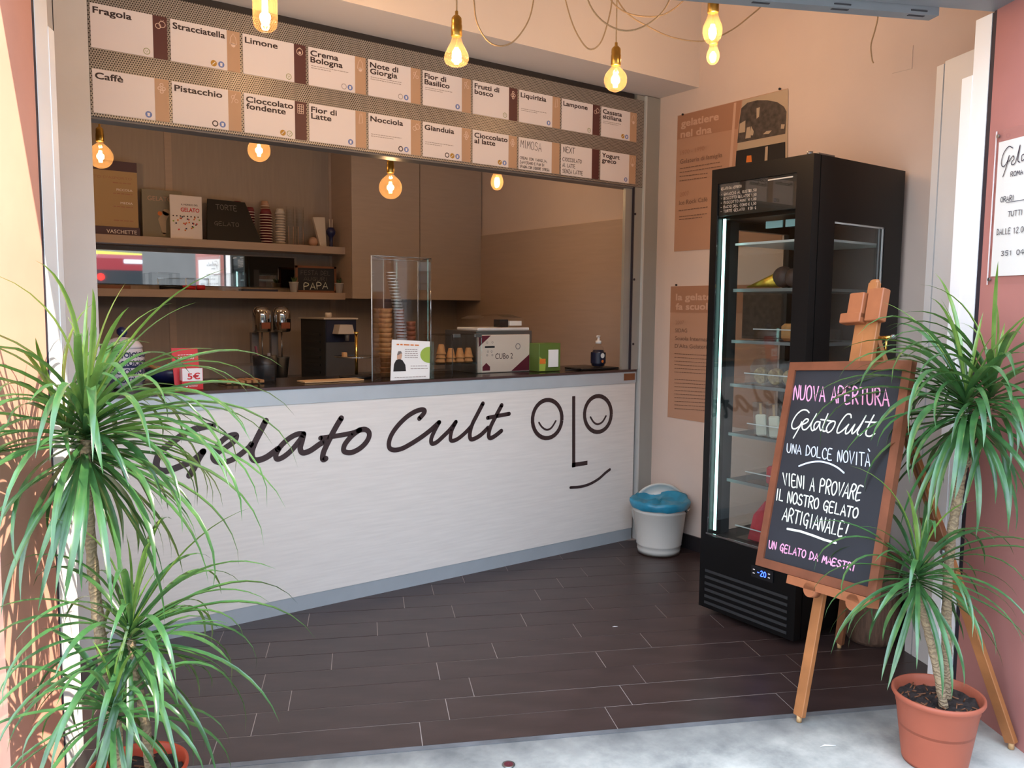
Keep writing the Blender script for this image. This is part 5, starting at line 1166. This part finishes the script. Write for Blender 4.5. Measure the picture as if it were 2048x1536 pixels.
# the mast runs from its foot, behind the board, to the head block
mast1 = PP(1750, 566, bp(0, 0, -.055), OUT)
beam(FA+Z_*.02, mast1, .040, .020, E1, 'mast', 'wood_leg')
MB().lathe([(.009, 0), (.009, .024)], 10, (FA.x, FA.y, 0)).build('rubber_foot', 'wood_pale', ea)
apex = mast1 + (FA-mast1)*.115 - OUT*.035
beam(FB+Z_*.02, apex, .036, .02, E1, 'leg', 'wood_leg'); MB().lathe([(.009, 0), (.009, .024)], 10, (FB.x, FB.y, 0)).build('rubber_foot', 'wood_pale', ea)
beam(FC+Z_*.02, apex-OUT*.02, .036, .02, E1, 'leg', 'wood_dark'); MB().lathe([(.009, 0), (.009, .024)], 10, (FC.x, FC.y, 0)).build('rubber_foot', 'wood_pale', ea)
# ledge with two rounded brackets below the board
MB().slab([bp(BW*.32, BH+.001, -.035), bp(BW*.98, BH+.001, -.035), bp(BW*.98, BH+.030, -.035), bp(BW*.32, BH+.030, -.035)], OUT*.045).build('ledge', 'wood_grain_block', ea)
for a_ in (.52, .86):
    c_ = bp(BW*a_, BH+.028, -.02); MB().cyl(c_, c_+OUT*.03, .026, n=24).build('bracket', 'wood_grain_block', ea)
# head clamp
hc = mast1+(FA-mast1).normalized()*.085
HX, HY, HZ = E1, OUT, -E2
MB().fbox(hc+OUT*.018, HX, HY, HZ, (-.062, -.012, -.050), (.0, .026, .042), bev=.003).build('head_clamp', 'wood_grain_block', ea)
MB().fbox(hc+OUT*.018, HX, HY, HZ, (-.088, -.012, -.066), (.0, .028, -.030), bev=.003).build('clamp_lip', 'wood_grain_block', ea)
MB().fbox(hc+OUT*.006, HX, HY, HZ, (.006, -.012, -.060), (.068, .026, .055), bev=.003).build('head_clamp', 'wood_grain_block', ea)
MB().fbox(mast1, HX, HY, HZ, (-.018, -.010, -.03), (.018, .010, .012), bev=.006).build('mast_tip', 'wood_leg', ea)
MB().fbox(hc, HX, HY, HZ, (-.050, -.012, -.20), (-.006, .008, -.05), bev=.002).build('cheek', 'wood_leg', ea)
MB().fbox(hc, HX, HY, HZ, (.0, -.012, -.20), (.045, .008, -.05), bev=.002).build('cheek', 'wood_leg', ea)
p = hc-HZ*.115+HX*.055; MB().cyl(p, p+HX*.05, .006, n=10).build('bolt', 'brass_bright', ea); MB().sphere(p+HX*.055, .010, 12).build('wing_nut', 'steel', ea); MB().tube([p+HX*.03, p+HX*.035-HZ*.05], .004, 6).build('bolt_arm', 'brass_bright', ea)
# clamp block half way down the near leg
lb = FB+Z_*.02; ld_ = (apex-lb).normalized(); c_ = lb+ld_*((1.0-.52)*(apex-lb).length*1.0)
MB().fbox(c_, E1, OUT, ld_, (-.055, -.012, -.02), (.02, .018, .06), bev=.003).build('slide_block', 'wood_dark', ea)
MB().sphere(c_-ld_*.05+OUT*.02, .011, 12).build('slide_knob', 'steel', ea)
beam(c_+ld_*.06+OUT*.012, apex-(apex-lb)*.16+OUT*.012, .012, .006, E1, 'slide_groove', 'wood_dark')

# ---------------------------------------------------------------- plants
def leaf_mesh(L, w_, e0, droop, seed, m):
    rnd = random.Random(seed); n = 11; x = .012; z = 0; a = e0; vs = []; fs = []; side = 0; ky = rnd.uniform(-.12, .12)
    for i in range(n+1):
        s = i/n; ww = w_*(.55+.9*s if s < .3 else (.82+.3*(s-.3) if s < .5 else .88*(1-((s-.5)/.5)**1.9)))+.0006
        dx, dz = math.cos(a), math.sin(a); nx, nz = -dz, dx
        side = ky*L*s*s
        fold = .28*ww*(1-s*.6)
        vs += [(x+nx*fold, side-ww/2, z+nz*fold), (x, side, z), (x+nx*fold, side+ww/2, z+nz*fold)]
        st = L/n; x += dx*st; z += dz*st; a -= droop*(.25+1.6*s)/n*(1.0 if a > -1.5 else 0)
    for i in range(n): fs += [(i*3, i*3+1, i*3+4, i*3+3), (i*3+1, i*3+2, i*3+5, i*3+4)]
    me = bpy.data.meshes.new('leaf'); me.from_pydata(vs, [], fs); me.polygons.foreach_set('use_smooth', [True]*len(fs)); me.materials.append(MATS[m])
    return me
CLS = []      # (start elevation, droop, relative length, material) from the young upright centre to the hanging skirt
LCL = ((84, .5, .62, 'leaf_young'), (72, 1.3, .95, 'leaf_young'), (58, 1.9, 1.05, 'leaf'), (46, 2.2, 1.08, 'leaf'), (36, 2.4, 1.1, 'leaf'), (26, 2.3, 1.1, 'leaf'), (14, 2.1, 1.06, 'leaf'), (0, 1.9, 1.02, 'leaf'), (-16, 1.6, .96, 'leaf'), (-38, 1.1, .86, 'leaf'))
for k, (e, dr_, ln, m_) in enumerate(LCL):
    CLS.append([leaf_mesh(1.0, .056, math.radians(e+(j-1)*7), dr_*.88*(1+.25*(j-1)), k*10+j, m_) for j in range(3)])
def blocked(p):
    u, v = p.dot(UV_U), p.dot(UV_V)
    return (u < -.868 and v > 2.12) or (u > 2.035 and v > 2.04) or p.z < .03
def crown(pt, axis, parent, nleaf, L, span, seed, wide=1.0):
    rnd = random.Random(seed); axis = Vector(axis).normalized(); q0 = Z_.rotation_difference(axis).to_matrix().to_4x4(); base = wm(parent).inverted()
    for i in range(nleaf):
        s = (i+.5)/nleaf                     # 0 top .. 1 bottom
        k = min(9, int((s**.70)*9.99)); me = CLS[k][rnd.randrange(3)]
        o = bpy.data.objects.new('leaf', me); COL.objects.link(o); o.parent = parent
        ln = L*LCL[k][2]*rnd.uniform(.74, 1.26); wsc = L*rnd.uniform(.8, 1.15)*wide*(.62 if k < 2 else .95)
        ang = i*2.39996+rnd.uniform(-.3, .3)
        for tr_ in range(14):
            wm_ = Matrix.Translation(Vector(pt)-axis*(span*s)) @ q0 @ Matrix.Rotation(ang, 4, 'Z') @ Matrix.Diagonal((ln, wsc, ln, 1))
            if not any(blocked(wm_ @ me.vertices[q].co) for q in (10, 16, 22, 28, 34)): break
            ang = rnd.uniform(0, 6.283); ln *= .97
        m_ = base @ Matrix.Translation(Vector(pt)-axis*(span*s)) @ q0 @ Matrix.Rotation(ang, 4, 'Z') @ Matrix.Rotation(rnd.uniform(-.12, .12), 4, 'X') @ Matrix.Diagonal((ln, wsc, ln, 1))
        o.matrix_local = m_
def pot(t, R0, hgt, m, seed):
    MB().lathe([(.001, .004), (R0*.70, .004), (R0*.72, 0), (R0*.74, .01), (R0*.92, hgt*.80), (R0*.935, hgt*.81), (R0*.955, hgt*.90), (R0*1.0, hgt*.915), (R0*1.035, hgt*.95), (R0*1.03, hgt*.99), (R0*1.0, hgt), (R0*.965, hgt*.985), (R0*.93, hgt*.9), (R0*.85, hgt*.5), (R0*.001, hgt*.48)], 56).build('pot', m, t, local=True)
    rnd = random.Random(seed); n = 30; vs = []; fs = []
    for k in range(7):
        for j in range(n):
            a = 2*pi*j/n; r_ = R0*.90*k/6+1e-4; vs.append((r_*math.cos(a), r_*math.sin(a), hgt*.84+rnd.uniform(-.006, .008)+(.010 if k == 6 else 0)*rnd.random()))
    for k in range(6):
        for j in range(n): fs.append((k*n+j, k*n+(j+1) % n, (k+1)*n+(j+1) % n, (k+1)*n+j))
    so = MB().add(vs, fs).build('soil', 'soil', t, local=True)
    ch_ = MB()
    for k in range(46):
        a = rnd.random()*6.28; r_ = R0*.86*math.sqrt(rnd.random()); c = Vector((r_*math.cos(a), r_*math.sin(a), hgt*.85+.004)); d = Vector((rnd.uniform(-1, 1), rnd.uniform(-1, 1), rnd.uniform(-.2, .6))).normalized()*rnd.uniform(.006, .016)
        ch_.tube([c-d, c+d], .0022, 4)
    ch_.build('bark_chips', 'wood_dark', so, local=False, kind='stuff') if False else ch_.build('bark_chips', 'wood_dark', so, local=True, kind='stuff')
def stem(parent, pts, r0, r1, seed):
    q = smoothline(pts, 7); n = len(q); rnd = random.Random(seed)
    rr = [(r0+(r1-r0)*i/(n-1))*(1+.10*math.sin(i*2.3)+rnd.uniform(-.04, .04)) for i in range(n)]
    MB().tube(q, r0, 14, rr=rr).build('trunk', 'trunk', parent)
# left plant
LP = Vector((.391, 2.175, 0)); dl = depth(LP+Z_*.22)
t = thing('potted_dracaena', 'tall three-headed dragon tree in a red-orange pot at the left pillar', 'potted plant', LP)
pot(t, .118, .22, 'terracotta_red', 1)
hL = .22*.84
q0 = D(238, 1500, dl-.02); q0.z = hL
stem(t, [q0, D(222, 1400, dl), D(203, 1290, dl+.02), D(188, 1160, dl+.02), D(178, 1040, dl), D(172, 950, dl), D(172, 880, dl)], .0155, .0125, 1)
crown(D(172, 815, dl), (.05, 0, 1), t, 112, .46, .15, 11, .9)
crown(D(128, 845, dl+.10), (-.25, .1, 1), t, 40, .38, .10, 14)
q1 = D(300, 1520, dl-.03); q1.z = hL
stem(t, [q1, D(290, 1440, dl-.02), D(272, 1350, dl-.02), D(262, 1280, dl-.02)], .0120, .0100, 2)
crown(D(262, 1245, dl-.02), (.1, 0, 1), t, 66, .37, .09, 12)
q2 = D(232, 1530, dl-.10); q2.z = hL
stem(t, [q2, D(236, 1480, dl-.10), D(232, 1440, dl-.10)], .0125, .0110, 3)
crown(D(226, 1400, dl-.10), (-.1, 0, 1), t, 42, .31, .06, 13)
# right plant
RP = Vector((2.505, 1.192, 0)); dr_ = depth(RP+Z_*.22)
t = thing('potted_dracaena', 'tall two-headed dragon tree in a terracotta plastic pot beside the easel', 'potted plant', RP)
pot(t, .128, .225, 'terracotta', 2)
hR = .225*.84
q0 = D(1893, 1388, dr_+.02); q0.z = hR
stem(t, [q0, D(1893, 1290, dr_+.02), D(1894, 1190, dr_+.02), D(1902, 1080, dr_), D(1918, 980, dr_), D(1926, 925, dr_), D(1936, 860, dr_)], .0150, .0135, 4)
stem(t, [D(1922, 935, dr_), D(1945, 915, dr_), D(1962, 880, dr_), D(1975, 830, dr_)], .0120, .0110, 6)
crown(D(1932, 780, dr_), (-.10, 0, 1), t, 74, .42, .12, 21)
crown(D(1985, 765, dr_+.03), (.15, .05, 1), t, 58, .40, .11, 22)
q1 = D(1888, 1412, dr_-.03); q1.z = hR
stem(t, [q1, D(1872, 1330, dr_-.03), D(1852, 1250, dr_-.03), D(1834, 1180, dr_-.03)], .0130, .0105, 5)
crown(D(1838, 1130, dr_-.03), (.05, 0, 1), t, 72, .33, .075, 23)

# ---------------------------------------------------------------- small litter on the floor and pavement
for (px, py, l_, lab) in ((1225, 1254, .022, 'tiny white paper scrap on the dark tiles'), (1640, 1494, .05, 'white leaf-shaped scrap on the pavement beside the easel foot')):
    p = P(px, py, 'Z', .001); solo(MB().slab([p, p+Vector((l_*.3, -l_*.1, 0)), p+Vector((l_, -l_*.5, 0)), p+Vector((l_*.5, 0, 0))], (0, 0, .0012)), 'paper_scrap', 'paper', lab, 'litter')
p = P(1017, 1530, 'Z', -.0015)
t = thing('drain_cap', 'small round metal cap set in the pavement at the lower edge', 'drain cap', p)
MB().lathe([(.020, 0), (.020, .003), (.015, .0035)], 20).build('cap', 'steel', t, local=True)
MB().lathe([(.014, .0036), (.001, .0037)], 16, cap=False).build('cap_centre', 'burgundy', t, local=True)
